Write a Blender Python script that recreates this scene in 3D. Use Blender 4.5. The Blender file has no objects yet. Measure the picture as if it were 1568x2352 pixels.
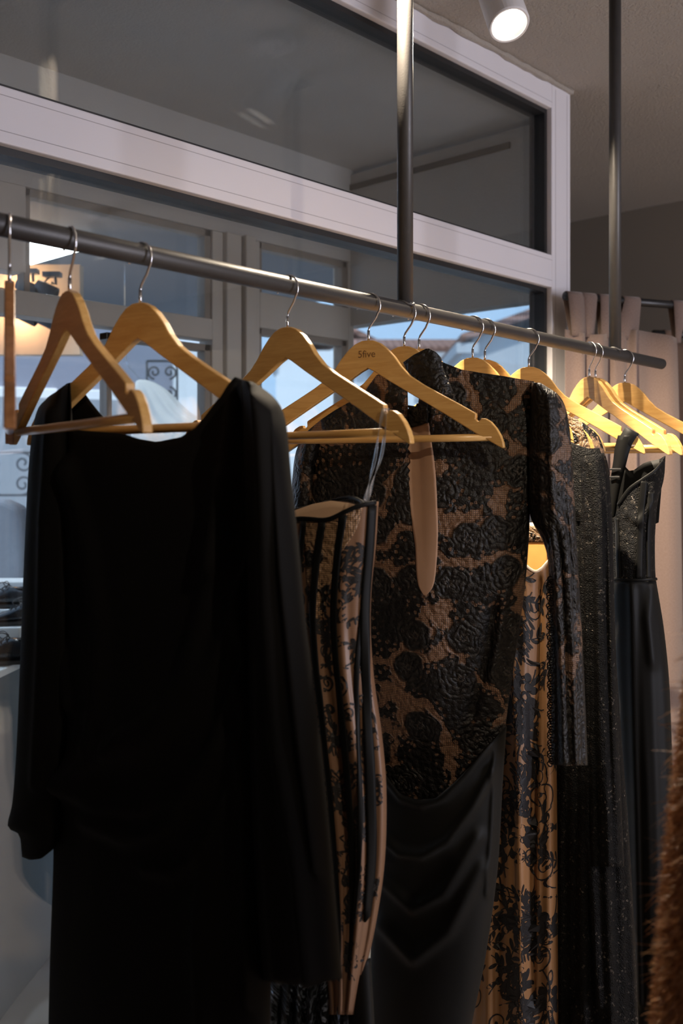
import bpy, bmesh, math, random
from mathutils import Vector, Matrix
random.seed(7)
scn = bpy.context.scene
COL = scn.collection

# ------------------------------------------------------------------ camera
F = 2290.0                      # focal length in pixels of the 1568 x 2352 frame
HY = 1095.0                     # row of the horizon
CZ = 1.42                       # eye height
TH = math.radians(43.0)         # angle between the view and the rail
FW = Vector((math.cos(TH), math.sin(TH), 0))
RT = Vector((math.sin(TH), -math.cos(TH), 0))
UP = Vector((0, 0, 1))
EYE = Vector((0, 0, CZ))
cam_d = bpy.data.cameras.new('camera')
cam = bpy.data.objects.new('camera', cam_d)
COL.objects.link(cam)
cam.matrix_world = Matrix(((RT.x, 0, -FW.x, 0), (RT.y, 0, -FW.y, 0), (0, 1, 0, CZ), (0, 0, 0, 1)))
cam_d.sensor_fit = 'VERTICAL'
cam_d.sensor_height = 36.0
cam_d.lens = F / 2352 * 36
cam_d.shift_y = -(1176 - HY) / 2352
cam_d.clip_start = 0.05
cam_d.dof.use_dof = True
cam_d.dof.focus_distance = 1.85
cam_d.dof.aperture_fstop = 4.5
scn.camera = cam

# ------------------------------------------------------------------ world, exposure
wd = bpy.data.worlds.new('sky')
scn.world = wd
wd.use_nodes = True
wbg = wd.node_tree.nodes['Background']
wbg.inputs['Color'].default_value = (0.40, 0.60, 0.90, 1)
wbg.inputs['Strength'].default_value = 1.45
scn.view_settings.view_transform = 'Standard'
scn.view_settings.look = 'None'
scn.view_settings.gamma = 1.0
scn.view_settings.use_curve_mapping = False
scn.view_settings.exposure = 0.14
scn.cycles.transparent_max_bounces = 24
scn.cycles.max_bounces = 10
scn.cycles.use_denoising = True
scn.cycles.sample_clamp_indirect = 6.0

def lamp(name, kind, loc, energy, color, aim=None, **kw):
    d = bpy.data.lights.new(name, kind)
    d.energy = energy
    d.color = color
    for k, v in kw.items():
        setattr(d, k, v)
    o = bpy.data.objects.new(name, d)
    COL.objects.link(o)
    o.location = loc
    if aim is not None:
        o.rotation_euler = (Vector(aim) - Vector(loc)).to_track_quat('-Z', 'Y').to_euler()
    return o

CEIL = CZ + 1.207
WARM = (1.0, 0.83, 0.62)
SPOT_SEEN = Vector((1.87, 1.235, CZ + 1.0))
lamp('sunlight', 'SUN', (0, -5, 9), 3.8, (0.90, 0.95, 1.0), aim=Vector((0, -5, 9)) + FW * 0.5 - UP * 0.87, angle=0.05)
lamp('rear_daylight_fill', 'AREA', (2.30, -2.58, 1.45), 72, (0.94, 0.90, 1.0), aim=(2.30, 0, 1.45), shape='RECTANGLE', size=1.1, size_y=2.0)  # unseen area lamp added behind the viewer as cool daylight fill

# ------------------------------------------------------------------ pixel to place
def ray(px, py):
    return FW + RT * ((px - 784) / F) + UP * ((HY - py) / F)
def on_y(px, py, Y):
    d = ray(px, py); return EYE + d * (Y / d.y)
def on_x(px, py, X):
    d = ray(px, py); return EYE + d * (X / d.x)
def on_t(px, py, t):
    return EYE + ray(px, py) * t
def to_px(p):
    q = p - EYE
    t = q.dot(FW)
    return 784 + F * q.dot(RT) / t, HY - F * q.z / t
RAIL_A = on_y(0, 516, 1.05)
RAIL_H = RAIL_A.z
_d = ray(1518, 836)
RAIL_B = EYE + _d * ((RAIL_H - CZ) / _d.z)
RDIR = (RAIL_B - RAIL_A).normalized()
def rail_at(px):
    n = Vector((-RDIR.y, RDIR.x, 0))
    d = ray(px, HY)
    t = (RAIL_A - EYE).dot(n) / d.dot(n)
    p = EYE + d * t
    return Vector((p.x, p.y, RAIL_H))

# ------------------------------------------------------------------ materials
class G:
    """a small wrapper to write node graphs"""
    def __init__(s, name):
        s.m = bpy.data.materials.new(name); s.m.use_nodes = True
        s.nt = s.m.node_tree; s.nt.nodes.clear()
        s.out = s.n('ShaderNodeOutputMaterial')
    def n(s, t, **kw):
        x = s.nt.nodes.new(t)
        for k, v in kw.items():
            setattr(x, k, v)
        return x
    def put(s, sock, v):
        if hasattr(v, 'is_linked') or hasattr(v, 'links'):
            s.nt.links.new(v, sock)
        else:
            if isinstance(v, (tuple, list)) and len(v) == 3 and len(sock.default_value) == 4:
                v = (*v, 1)
            sock.default_value = v
    def math(s, op, a, b=0.0, c=0.0):
        x = s.n('ShaderNodeMath', operation=op)
        s.put(x.inputs[0], a); s.put(x.inputs[1], b); s.put(x.inputs[2], c)
        return x.outputs[0]
    def vec(s, op, a, b=(0, 0, 0)):
        x = s.n('ShaderNodeVectorMath', operation=op)
        s.put(x.inputs[0], a); s.put(x.inputs[1], b)
        return x.outputs[0]
    def scale(s, a, f):
        x = s.n('ShaderNodeVectorMath', operation='SCALE')
        s.put(x.inputs[0], a); s.put(x.inputs['Scale'], f)
        return x.outputs[0]
    def mix(s, f, a, b):
        x = s.n('ShaderNodeMix', data_type='RGBA')
        s.put(x.inputs[0], f); s.put(x.inputs[6], a); s.put(x.inputs[7], b)
        return x.outputs[2]
    def step(s, v, lo, hi, a=0.0, b=1.0):
        x = s.n('ShaderNodeMapRange'); x.interpolation_type = 'SMOOTHSTEP'
        s.put(x.inputs[0], v); s.put(x.inputs[1], lo); s.put(x.inputs[2], hi)
        s.put(x.inputs[3], a); s.put(x.inputs[4], b)
        return x.outputs[0]
    def noise(s, v, sc, det=2.0, rough=0.5, dist=0.0):
        x = s.n('ShaderNodeTexNoise')
        if v is not None: s.put(x.inputs['Vector'], v)
        s.put(x.inputs['Scale'], sc); s.put(x.inputs['Detail'], det)
        s.put(x.inputs['Roughness'], rough); s.put(x.inputs['Distortion'], dist)
        return x.outputs['Fac']
    def vor(s, v, sc, feature='F1', dims='2D', rnd=1.0):
        x = s.n('ShaderNodeTexVoronoi', feature=feature, voronoi_dimensions=dims)
        s.put(x.inputs['Vector'], v); s.put(x.inputs['Scale'], sc); s.put(x.inputs['Randomness'], rnd)
        return x
    def coord(s, k='Object'):
        return s.n('ShaderNodeTexCoord').outputs[k]
    def bump(s, h, strength=0.3, dist=0.002):
        x = s.n('ShaderNodeBump')
        s.put(x.inputs['Height'], h); x.inputs['Strength'].default_value = strength
        x.inputs['Distance'].default_value = dist
        return x.outputs[0]
    def pbsdf(s, **kw):
        x = s.n('ShaderNodeBsdfPrincipled')
        for k, v in kw.items():
            s.put(x.inputs[k.replace('_', ' ')], v)
        s.nt.links.new(x.outputs[0], s.out.inputs[0])
        return x

def m_plain(name, col, rough=0.5, metal=0.0, var=0.06, vs=30.0, bump=0.0, bs=200.0, sheen=0.0, spec=0.5):
    g = G(name)
    c = g.coord()
    n = g.noise(c, vs, 3.0)
    dark = tuple(x * (1 - var) for x in col); lite = tuple(min(1, x * (1 + var)) for x in col)
    kw = dict(Base_Color=g.mix(n, dark, lite), Roughness=rough, Metallic=metal)
    if bump:
        kw['Normal'] = g.bump(g.noise(c, bs, 4.0), bump, 0.003)
    b = g.pbsdf(**kw)
    b.inputs['Sheen Weight'].default_value = sheen
    b.inputs['Specular IOR Level'].default_value = spec
    return g.m
def m_emit(name, col, strength):
    g = G(name)
    e = g.n('ShaderNodeEmission'); g.put(e.inputs[0], col); e.inputs[1].default_value = strength
    g.nt.links.new(e.outputs[0], g.out.inputs[0])
    return g.m
def m_glass(name, tint=(0.97, 0.98, 0.98), ior=1.5):
    g = G(name)
    fr = g.n('ShaderNodeFresnel'); fr.inputs[0].default_value = ior
    geo = g.n('ShaderNodeNewGeometry')
    lw = g.n('ShaderNodeLayerWeight'); lw.inputs[0].default_value = 0.5
    fac = g.math('POWER', lw.outputs['Facing'], 4.0)
    fac = g.math('MULTIPLY_ADD', fac, 0.90, 0.045)
    tr = g.n('ShaderNodeBsdfTransparent'); g.put(tr.inputs[0], tint)
    gl = g.n('ShaderNodeBsdfGlossy'); gl.inputs['Roughness'].default_value = 0.0
    mx = g.n('ShaderNodeMixShader')
    g.put(mx.inputs[0], fac); g.nt.links.new(tr.outputs[0], mx.inputs[1]); g.nt.links.new(gl.outputs[0], mx.inputs[2])
    g.nt.links.new(mx.outputs[0], g.out.inputs[0])
    return g.m
def m_wood(name, a, b, rough=0.35):
    g = G(name)
    c = g.coord()
    mp = g.n('ShaderNodeMapping'); g.put(mp.inputs[0], c)
    mp.inputs['Scale'].default_value = (6, 30, 60)
    oi = g.n('ShaderNodeObjectInfo')
    off = g.n('ShaderNodeCombineXYZ'); g.put(off.inputs[0], g.math('MULTIPLY', oi.outputs['Random'], 40.0))
    v = g.vec('ADD', mp.outputs[0], off.outputs[0])
    n = g.noise(v, 1.3, 6.0, 0.62, 1.2)
    n2 = g.noise(v, 7.0, 3.0, 0.6, 0.3)
    f = g.math('MULTIPLY_ADD', n2, 0.35, g.math('MULTIPLY', n, 0.8))
    col = g.mix(g.step(f, 0.3, 0.9), a, b)
    g.pbsdf(Base_Color=col, Roughness=rough, Coat_Weight=0.25, Coat_Roughness=0.25, Normal=g.bump(n2, 0.05, 0.001))
    return g.m

M = {}
M['wood'] = m_wood('lacquered_beech', (0.52, 0.275, 0.075), (0.70, 0.425, 0.150))
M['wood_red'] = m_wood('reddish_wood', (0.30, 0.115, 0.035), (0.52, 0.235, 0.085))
M['chrome'] = m_plain('chrome_wire', (0.75, 0.75, 0.77), 0.16, 1.0, 0.02)
M['tube'] = m_plain('dark_painted_steel', (0.050, 0.047, 0.046), 0.42, 0.15, 0.12, 60, 0.06, 400)
M['white_frame'] = m_plain('white_painted_frame', (0.72, 0.70, 0.73), 0.45, 0, 0.025, 8)
M['groove'] = m_plain('frame_joint', (0.42, 0.40, 0.42), 0.6)
M['gasket'] = m_plain('black_rubber', (0.012, 0.012, 0.013), 0.5)
M['glass'] = m_glass('window_glass')
M['clear_glass'] = m_glass('outer_glass', (0.95, 0.97, 0.97))
M['brown_frame'] = m_plain('weathered_brown_frame', (0.24, 0.20, 0.17), 0.6, 0, 0.15, 12)
M['taupe_frame'] = m_plain('taupe_painted_frame', (0.50, 0.45, 0.40), 0.55, 0, 0.06, 10)
M['black'] = m_plain('black_coated_metal', (0.012, 0.012, 0.013), 0.4)
M['white_metal'] = m_plain('white_lamp_paint', (0.78, 0.76, 0.75), 0.35)
M['led'] = m_emit('lamp_glow', (1.0, 0.93, 0.82), 9.0)
M['white_card'] = m_plain('white_card', (0.80, 0.85, 0.87), 0.6, 0, 0.03)
M['shoe'] = m_plain('black_polished_leather', (0.012, 0.014, 0.018), 0.22, 0, 0.3, 50, 0.1, 120)
M['sole'] = m_plain('black_rubber_sole', (0.015, 0.016, 0.018), 0.5)
M['plinth'] = m_plain('grey_plinth', (0.13, 0.155, 0.168), 0.6, 0, 0.04, 4)
M['felt'] = m_plain('blue_grey_felt', (0.17, 0.20, 0.25), 0.9, 0, 0.08, 60, 0.2, 300)
M['iron'] = m_plain('wrought_iron', (0.10, 0.11, 0.13), 0.5)
M['facade'] = m_plain('white_render', (0.80, 0.82, 0.84), 0.8, 0, 0.04, 2)
M['stone'] = m_plain('pale_stone', (0.50, 0.51, 0.53), 0.8, 0, 0.1, 3)
M['pavement'] = m_plain('grey_pavement', (0.30, 0.30, 0.31), 0.8, 0, 0.15, 6)
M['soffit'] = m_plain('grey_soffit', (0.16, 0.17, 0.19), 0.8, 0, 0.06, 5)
M['shutter'] = m_plain('grey_shutter', (0.30, 0.33, 0.37), 0.6)
M['white_cloth'] = m_plain('white_satin', (0.80, 0.82, 0.84), 0.55, 0, 0.02, 20, 0.05, 60)
M['clear_strap'] = None
M['cream_wall'] = m_plain('cream_panel', (0.66, 0.50, 0.37), 0.8, 0, 0.04, 4)
M['concrete_cap'] = m_plain('grey_bay_plaster', (0.47, 0.445, 0.42), 0.9, 0, 0.08, 5, 0.5, 160)

def m_stucco(name, col, strength=0.9):
    g = G(name)
    c = g.coord()
    h = g.noise(c, 120.0, 4.0, 0.7)
    big = g.noise(c, 3.0, 2.0)
    g.pbsdf(Base_Color=g.mix(big, tuple(x * 0.94 for x in col), col), Roughness=0.9, Normal=g.bump(h, strength, 0.014))
    return g.m
M['stucco'] = m_stucco('stucco_ceiling', (0.55, 0.50, 0.44), 1.0)
M['wall'] = m_plain('taupe_wall', (0.21, 0.18, 0.145), 0.9, 0, 0.05, 3, 0.3, 200)
M['wall_cream'] = m_plain('cream_wall', (0.30, 0.235, 0.18), 0.9, 0, 0.04, 3, 0.2, 200)
M['floor'] = m_wood('plank_floor', (0.40, 0.31, 0.22), (0.50, 0.40, 0.29), 0.5)

def m_weave(name, a, b):
    g = G(name)
    uv = g.coord('UV')
    mp = g.n('ShaderNodeMapping'); g.put(mp.inputs[0], uv); mp.inputs['Scale'].default_value = (1, 0.25, 1)
    n = g.noise(mp.outputs[0], 700.0, 2.0)
    mp2 = g.n('ShaderNodeMapping'); g.put(mp2.inputs[0], uv); mp2.inputs['Scale'].default_value = (0.25, 1, 1)
    n2 = g.noise(mp2.outputs[0], 700.0, 2.0)
    f = g.math('MULTIPLY_ADD', g.math('ADD', n, n2), 0.5, 0.0)
    b_ = g.pbsdf(Base_Color=g.mix(g.step(f, 0.35, 0.65), a, b), Roughness=0.9, Normal=g.bump(f, 0.25, 0.001))
    b_.inputs['Sheen Weight'].default_value = 0.25
    b_.inputs['Specular IOR Level'].default_value = 0.15
    return g.m
M['curtain'] = m_weave('taupe_curtain_cloth', (0.155, 0.107, 0.088), (0.205, 0.150, 0.130))
M['curtain_brown'] = m_weave('brown_curtain_cloth', (0.14, 0.09, 0.065), (0.19, 0.125, 0.09))

def m_black_cloth(name, col, rough=0.75, sheen=0.12, spec=0.2, bump=0.1):
    g = G(name)
    uv = g.coord('UV')
    n = g.noise(uv, 900.0, 2.0)
    big = g.noise(uv, 9.0, 3.0)
    b = g.pbsdf(Base_Color=g.mix(big, tuple(x * 0.7 for x in col), col), Roughness=rough, Normal=g.bump(n, bump, 0.0008))
    b.inputs['Sheen Weight'].default_value = sheen
    b.inputs['Sheen Roughness'].default_value = 0.4
    b.inputs['Specular IOR Level'].default_value = spec
    return g.m
M['black_jersey'] = m_black_cloth('black_jersey', (0.0048, 0.0044, 0.0043), 0.72, 0.004, 0.09)
M['black_velvet'] = m_black_cloth('black_velvet', (0.0060, 0.0062, 0.0056), 0.6, 0.06, 0.18)
M['black_satin'] = m_black_cloth('black_satin', (0.006, 0.0060, 0.0058), 0.52, 0.02, 0.13, 0.03)
M['nude'] = m_plain('nude_lining', (0.36, 0.215, 0.135), 0.75, 0, 0.10, 25, 0.05, 100)
M['nude_lit'] = m_plain('lit_nude_lining', (0.66, 0.46, 0.30), 0.7, 0, 0.05, 25)  # paler nude, the light falling on the lining put into its colour
M['glow_lining'] = m_plain('glow_satin_lining', (0.85, 0.42, 0.12), 0.4, 0, 0.15, 40)  # warm light glowing through the neckline, put into the lining colour
M['cream_trim'] = m_plain('cream_trim', (0.85, 0.68, 0.48), 0.5)

def m_sequin(name, base, glint, sc=260.0, dens=0.80):
    g = G(name)
    uv = g.coord('UV')
    v = g.vor(uv, sc)
    w = g.n('ShaderNodeTexWhiteNoise', noise_dimensions='3D'); g.put(w.inputs['Vector'], v.outputs['Color'])
    spark = g.step(w.outputs['Value'], dens, dens + 0.03)
    patch = g.step(g.noise(uv, 26.0, 4.0, 0.6), 0.42, 0.62)
    spark = g.math('MULTIPLY', spark, g.math('MULTIPLY_ADD', patch, 0.85, 0.15))
    h = g.math('ADD', g.noise(uv, 420.0, 3.0), g.math('MULTIPLY', g.noise(uv, 60.0, 4.0), 1.5))
    b = g.pbsdf(Base_Color=g.mix(spark, base, glint), Roughness=g.math('MULTIPLY_ADD', spark, -0.32, 0.55),
                Metallic=g.math('MULTIPLY', spark, 0.85), Normal=g.bump(h, 0.75, 0.006))
    b.inputs['Specular IOR Level'].default_value = 0.16
    return g.m
M['sequin'] = m_sequin('black_sequin_cloth', (0.0034, 0.0032, 0.0031), (0.10, 0.088, 0.075), 300.0, 0.92)
M['sequin_blue'] = m_sequin('blue_black_sequin_cloth', (0.008, 0.010, 0.013), (0.30, 0.36, 0.46), 200.0, 0.55)

def m_lace(name, lining, sc=12.5, net=330.0, core=0.30, width=0.036, holes=0.11):
    """black rose lace lying on a nude lining; the lining shows in winding bands of net"""
    g = G(name)
    uv = g.coord('UV')
    def wobble(scale, amp):
        w = g.n('ShaderNodeTexNoise'); g.put(w.inputs['Vector'], uv)
        w.inputs['Scale'].default_value = scale; w.inputs['Detail'].default_value = 2.0
        return g.scale(g.vec('SUBTRACT', w.outputs['Color'], (0.5, 0.5, 0.5)), amp)
    uvw = g.vec('ADD', uv, wobble(45.0, 0.012))
    v1 = g.vor(uvw, sc, rnd=0.8)
    d = v1.outputs['Distance']
    sep = g.n('ShaderNodeSeparateXYZ'); g.put(sep.inputs[0], g.vec('SUBTRACT', uvw, v1.outputs['Position']))
    ang = g.math('ARCTAN2', sep.outputs[1], sep.outputs[0])
    pet = g.math('SINE', g.math('MULTIPLY_ADD', ang, 5.0, g.math('MULTIPLY', d, 9.0)))
    ring = g.math('ABSOLUTE', g.math('SINE', g.math('MULTIPLY_ADD', pet, 0.9, g.math('MULTIPLY', d, 27.0))))
    ring = g.math('MULTIPLY', ring, g.step(d, 0.42, 0.55, 1.0, 0.15))
    eye = g.step(g.math('ABSOLUTE', g.math('SUBTRACT', d, 0.06)), 0.0, 0.03, 1.0, 0.0)
    n1 = g.noise(g.vec('ADD', uv, wobble(14.0, 0.05)), 6.5, 1.5, 0.5, 0.5)
    n2 = g.noise(uv, 42.0, 2.0, 0.6)
    a = g.math('MULTIPLY_ADD', g.math('SUBTRACT', n2, 0.5), 0.12, g.math('ABSOLUTE', g.math('SUBTRACT', n1, 0.5)))
    band = g.step(a, width - 0.006, width + 0.006, 1.0, 0.0)
    v3 = g.vor(g.vec('ADD', uvw, (0.13, 0.7, 0)), sc * 6.0, rnd=0.9)
    hole = g.math('MULTIPLY', g.step(v3.outputs['Distance'], 0.20, 0.27, 1.0, 0.0), g.step(a, holes - 0.03, holes, 1.0, 0.0))
    open_ = g.math('MULTIPLY', g.math('MAXIMUM', band, g.math('MULTIPLY', hole, 0.8)), g.step(d, core, core + 0.06, 0.0, 1.0))
    ve = g.vor(uv, net, 'DISTANCE_TO_EDGE', rnd=0.2)
    netm = g.step(ve.outputs['Distance'], 0.12, 0.22, 0.85, 0.0)
    under = g.mix(netm, lining, (0.02, 0.014, 0.011))
    med = g.noise(uv, 95.0, 3.0, 0.6)
    shade = g.mix(g.math('MULTIPLY', ring, g.step(med, 0.35, 0.7)), (0.0042, 0.0038, 0.0036), (0.021, 0.018, 0.016))
    shade = g.mix(g.math('MULTIPLY', eye, 0.8), shade, (0.055, 0.045, 0.038))
    col = g.mix(open_, shade, under)
    fine = g.noise(uv, 480.0, 2.0)
    h = g.math('MULTIPLY_ADD', open_, -1.0, g.math('MULTIPLY', ring, 0.55))
    scal = g.vor(uvw, 95.0, 'F1').outputs['Distance']
    h = g.math('ADD', h, g.math('MULTIPLY_ADD', scal, -1.1, g.math('MULTIPLY_ADD', fine, 0.45, g.math('MULTIPLY', med, 1.3))))
    b = g.pbsdf(Base_Color=col, Roughness=0.45, Normal=g.bump(h, 0.85, 0.0026))
    b.inputs['Specular IOR Level'].default_value = 0.34
    return g.m
M['rose_lace'] = m_lace('black_rose_lace', (0.27, 0.150, 0.088))
M['rose_lace_dense'] = m_lace('dense_black_lace', (0.20, 0.115, 0.07), 13.0, 330, 0.34, 0.012, 0.05)
M['corded_lace'] = m_lace('corded_lace_panel', (0.42, 0.25, 0.135), 17.0, 360, 0.16, 0.085, 0.2)
M['tan_satin'] = None
def m_tan(name, col):
    g = G(name)
    uv = g.coord('UV')
    mp = g.n('ShaderNodeMapping'); g.put(mp.inputs[0], uv); mp.inputs['Scale'].default_value = (1, 0.2, 1)
    n = g.noise(mp.outputs[0], 20.0, 3.0)
    ve = g.vor(uv, 420.0, 'DISTANCE_TO_EDGE', rnd=0.1)
    netm = g.step(ve.outputs['Distance'], 0.08, 0.16, 0.45, 0.0)
    c = g.mix(n, tuple(x * 0.8 for x in col), col)
    g.pbsdf(Base_Color=g.mix(netm, c, (0.05, 0.03, 0.02)), Roughness=0.45)
    return g.m
M['tan_satin'] = m_tan('tan_satin_under_net', (0.37, 0.185, 0.075))
M['tan_corset'] = m_tan('tan_corset_net', (0.22, 0.115, 0.062))
M['lace_thread'] = m_black_cloth('black_lace_thread', (0.012, 0.010, 0.010), 0.55, 0.1, 0.35, 0.4)
g_ = G('clear_plastic_strap')
_t = g_.n('ShaderNodeBsdfTransparent'); _s = g_.n('ShaderNodeBsdfGlossy'); _s.inputs['Roughness'].default_value = 0.18
_dd = g_.n('ShaderNodeBsdfDiffuse'); g_.put(_dd.inputs[0], (0.5, 0.55, 0.6))
_mx = g_.n('ShaderNodeMixShader'); _mx.inputs[0].default_value = 0.35
_m2 = g_.n('ShaderNodeMixShader'); _m2.inputs[0].default_value = 0.30
g_.nt.links.new(_s.outputs[0], _m2.inputs[1]); g_.nt.links.new(_dd.outputs[0], _m2.inputs[2])
g_.nt.links.new(_t.outputs[0], _mx.inputs[1]); g_.nt.links.new(_m2.outputs[0], _mx.inputs[2])
g_.nt.links.new(_mx.outputs[0], g_.out.inputs[0])
M['clear_strap'] = g_.m
def m_tiles(name):
    g = G(name)
    c = g.coord()
    wv = g.n('ShaderNodeTexWave', wave_type='BANDS', bands_direction='X'); g.put(wv.inputs[0], c)
    wv.inputs['Scale'].default_value = 1.6; wv.inputs['Distortion'].default_value = 0.4
    w2 = g.n('ShaderNodeTexWave', wave_type='BANDS', bands_direction='Z'); g.put(w2.inputs[0], c)
    w2.inputs['Scale'].default_value = 1.9; w2.inputs['Distortion'].default_value = 0.6
    n = g.noise(c, 2.5, 4.0)
    f = g.math('MULTIPLY', wv.outputs['Fac'], w2.outputs['Fac'])
    col = g.mix(f, (0.16, 0.075, 0.055), g.mix(n, (0.32, 0.15, 0.11), (0.40, 0.24, 0.19)))
    g.pbsdf(Base_Color=col, Roughness=0.9, Normal=g.bump(f, 0.6, 0.05))
    return g.m
M['tiles'] = m_tiles('clay_roof_tiles')
M['fur_skin'] = m_plain('fur_under_layer', (0.26, 0.09, 0.024), 0.9, 0, 0.4, 40)
def m_fur():
    g = G('russet_fur')
    uv = g.coord('UV')
    sx = g.n('ShaderNodeSeparateXYZ'); g.put(sx.inputs[0], uv)
    col = g.mix(sx.outputs[1], (0.22, 0.075, 0.020), g.mix(sx.outputs[0], (0.50, 0.20, 0.06), (0.75, 0.42, 0.18)))
    g.pbsdf(Base_Color=col, Roughness=0.45)
    return g.m
M['fur'] = m_fur()

# ------------------------------------------------------------------ building helpers
def link(name, me, mat=None, parent=None, smooth=False):
    o = bpy.data.objects.new(name, me)
    COL.objects.link(o)
    if mat is not None and not me.materials:
        me.materials.append(mat)
    if parent is not None:
        o.parent = parent
    if smooth:
        me.polygons.foreach_set('use_smooth', [True] * len(me.polygons))
    return o
def obj(name, bm, mat=None, parent=None, smooth=False, bevel=0.0, seg=2):
    bmesh.ops.recalc_face_normals(bm, faces=bm.faces[:])
    me = bpy.data.meshes.new(name)
    bm.to_mesh(me); bm.free()
    o = link(name, me, mat, parent, smooth)
    if bevel:
        b = o.modifiers.new('edge', 'BEVEL'); b.width = bevel; b.segments = seg; b.limit_method = 'ANGLE'
        b.angle_limit = math.radians(40)
    return o
def box_bm(lo, hi, bm=None):
    bm = bm or bmesh.new()
    vs = [bm.verts.new((x, y, z)) for x in (lo[0], hi[0]) for y in (lo[1], hi[1]) for z in (lo[2], hi[2])]
    for f in ((0, 1, 3, 2), (4, 6, 7, 5), (0, 4, 5, 1), (2, 3, 7, 6), (0, 2, 6, 4), (1, 5, 7, 3)):
        bm.faces.new([vs[i] for i in f])
    return bm
def prism_bm(pts, z0, z1, bm=None):
    """vertical prism on a list of plan points"""
    bm = bm or bmesh.new()
    a = [bm.verts.new((p[0], p[1], z0)) for p in pts]
    b = [bm.verts.new((p[0], p[1], z1)) for p in pts]
    n = len(pts)
    bm.faces.new(a); bm.faces.new(b)
    for i in range(n):
        bm.faces.new((a[i], a[(i + 1) % n], b[(i + 1) % n], b[i]))
    return bm
def tube_bm(pts, r, n=12, bm=None, cap=True):
    bm = bm or bmesh.new()
    pts = [Vector(p) for p in pts]
    rs = r if isinstance(r, (list, tuple)) else [r] * len(pts)
    rings = []
    t0 = (pts[1] - pts[0]).normalized()
    nrm = t0.orthogonal().normalized()
    for i, p in enumerate(pts):
        a = pts[max(i - 1, 0)]; b = pts[min(i + 1, len(pts) - 1)]
        t = (b - a).normalized()
        nrm = (nrm - t * nrm.dot(t)).normalized()
        bn = t.cross(nrm)
        rings.append([bm.verts.new(p + (nrm * math.cos(2 * math.pi * k / n) + bn * math.sin(2 * math.pi * k / n)) * rs[i]) for k in range(n)])
    for i in range(len(rings) - 1):
        for k in range(n):
            bm.faces.new((rings[i][k], rings[i][(k + 1) % n], rings[i + 1][(k + 1) % n], rings[i + 1][k]))
    if cap:
        bm.faces.new(rings[0]); bm.faces.new(rings[-1])
    return bm
def lathe_bm(profile, n=32, bm=None):
    bm = bm or bmesh.new()
    rings = [[bm.verts.new((r * math.cos(2 * math.pi * k / n), r * math.sin(2 * math.pi * k / n), z)) for k in range(n)] for r, z in profile]
    for i in range(len(rings) - 1):
        for k in range(n):
            bm.faces.new((rings[i][k], rings[i][(k + 1) % n], rings[i + 1][(k + 1) % n], rings[i + 1][k]))
    return bm
def empty(name, loc=(0, 0, 0), rz=0.0):
    o = bpy.data.objects.new(name, None)
    COL.objects.link(o)
    o.location = loc; o.rotation_euler = (0, 0, rz)
    o.empty_display_size = 0.05
    return o
def tag(o, label, cat, group=None, kind=None):
    o['label'] = label; o['category'] = cat
    if group: o['group'] = group
    if kind: o['kind'] = kind
    return o
def struct(o):
    o['kind'] = 'structure'
    return o
def smooth_line(pts, n):
    """Catmull-Rom through pts, n samples"""
    pts = [Vector(p) for p in pts]
    P = [pts[0] * 2 - pts[1]] + pts + [pts[-1] * 2 - pts[-2]]
    out = []
    m = len(pts) - 1
    for i in range(n):
        x = i / (n - 1) * m
        k = min(int(x), m - 1); t = x - k
        a, b, c, d = P[k], P[k + 1], P[k + 2], P[k + 3]
        out.append(0.5 * ((2 * b) + (c - a) * t + (2 * a - 5 * b + 4 * c - d) * t * t + (3 * b - a - 3 * c + d) * t ** 3))
    return out

# ------------------------------------------------------------------ the room
WY = 1.605                     # room face of the shop window
XE = 2.772                     # its end
ZH = CZ + 1.203
struct(obj('floor', prism_bm([(-2.6, -2.8), (4.4, -2.8), (4.4, 2.56), (2.772, 1.68), (-2.6, 1.68)], -0.1, 0.0), M['floor']))
struct(obj('ceiling', prism_bm([(-2.6, -2.8), (4.4, -2.8), (4.4, 2.66), (2.735, 1.69), (2.735, 1.605), (-2.6, 1.605)], CEIL, CEIL + 0.12), M['stucco']))
struct(obj('wall_right', box_bm((4.2, -2.8, 0), (4.4, 2.5, CEIL)), M['wall']))
struct(obj('wall_left', box_bm((-2.6, -2.8, 0), (-2.4, 1.66, CEIL)), M['wall_cream']))
bw = box_bm((-2.4, -2.8, 0), (1.70, -2.6, CEIL))
box_bm((2.90, -2.8, 0), (4.2, -2.6, CEIL), bw)
box_bm((1.70, -2.8, 0), (2.90, -2.6, 0.35), bw)
box_bm((1.70, -2.8, 2.5), (2.90, -2.6, CEIL), bw)
struct(obj('wall_back', bw, M['wall_cream']))
w0 = struct(empty('window_4', (2.30, -2.7, 0.35)))  # unseen opening, placed for its cool fill on frame and curtain
wf = bmesh.new()
for x in (-0.6, 0.54):
    box_bm((x, -0.05, 0), (x + 0.06, 0.05, 2.15), wf)
box_bm((-0.6, -0.05, 0), (0.6, 0.05, 0.06), wf); box_bm((-0.6, -0.05, 2.09), (0.6, 0.05, 2.15), wf)
obj('window_frame', wf, M['white_frame'], w0)
# partition running on from the window's end
dpt = Vector((0.8877, 0.514, 0)).normalized(); dn = Vector((-dpt.y, dpt.x, 0))
pa = Vector((XE - 0.01, WY + 0.02, 0)); pb = pa + dpt * 1.75
pp = [pa, pb, pb + dn * 0.05, pa + dn * 0.05]
struct(obj('wall_end', prism_bm([(p.x, p.y) for p in pp], 0, CEIL), M['wall']))

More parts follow.
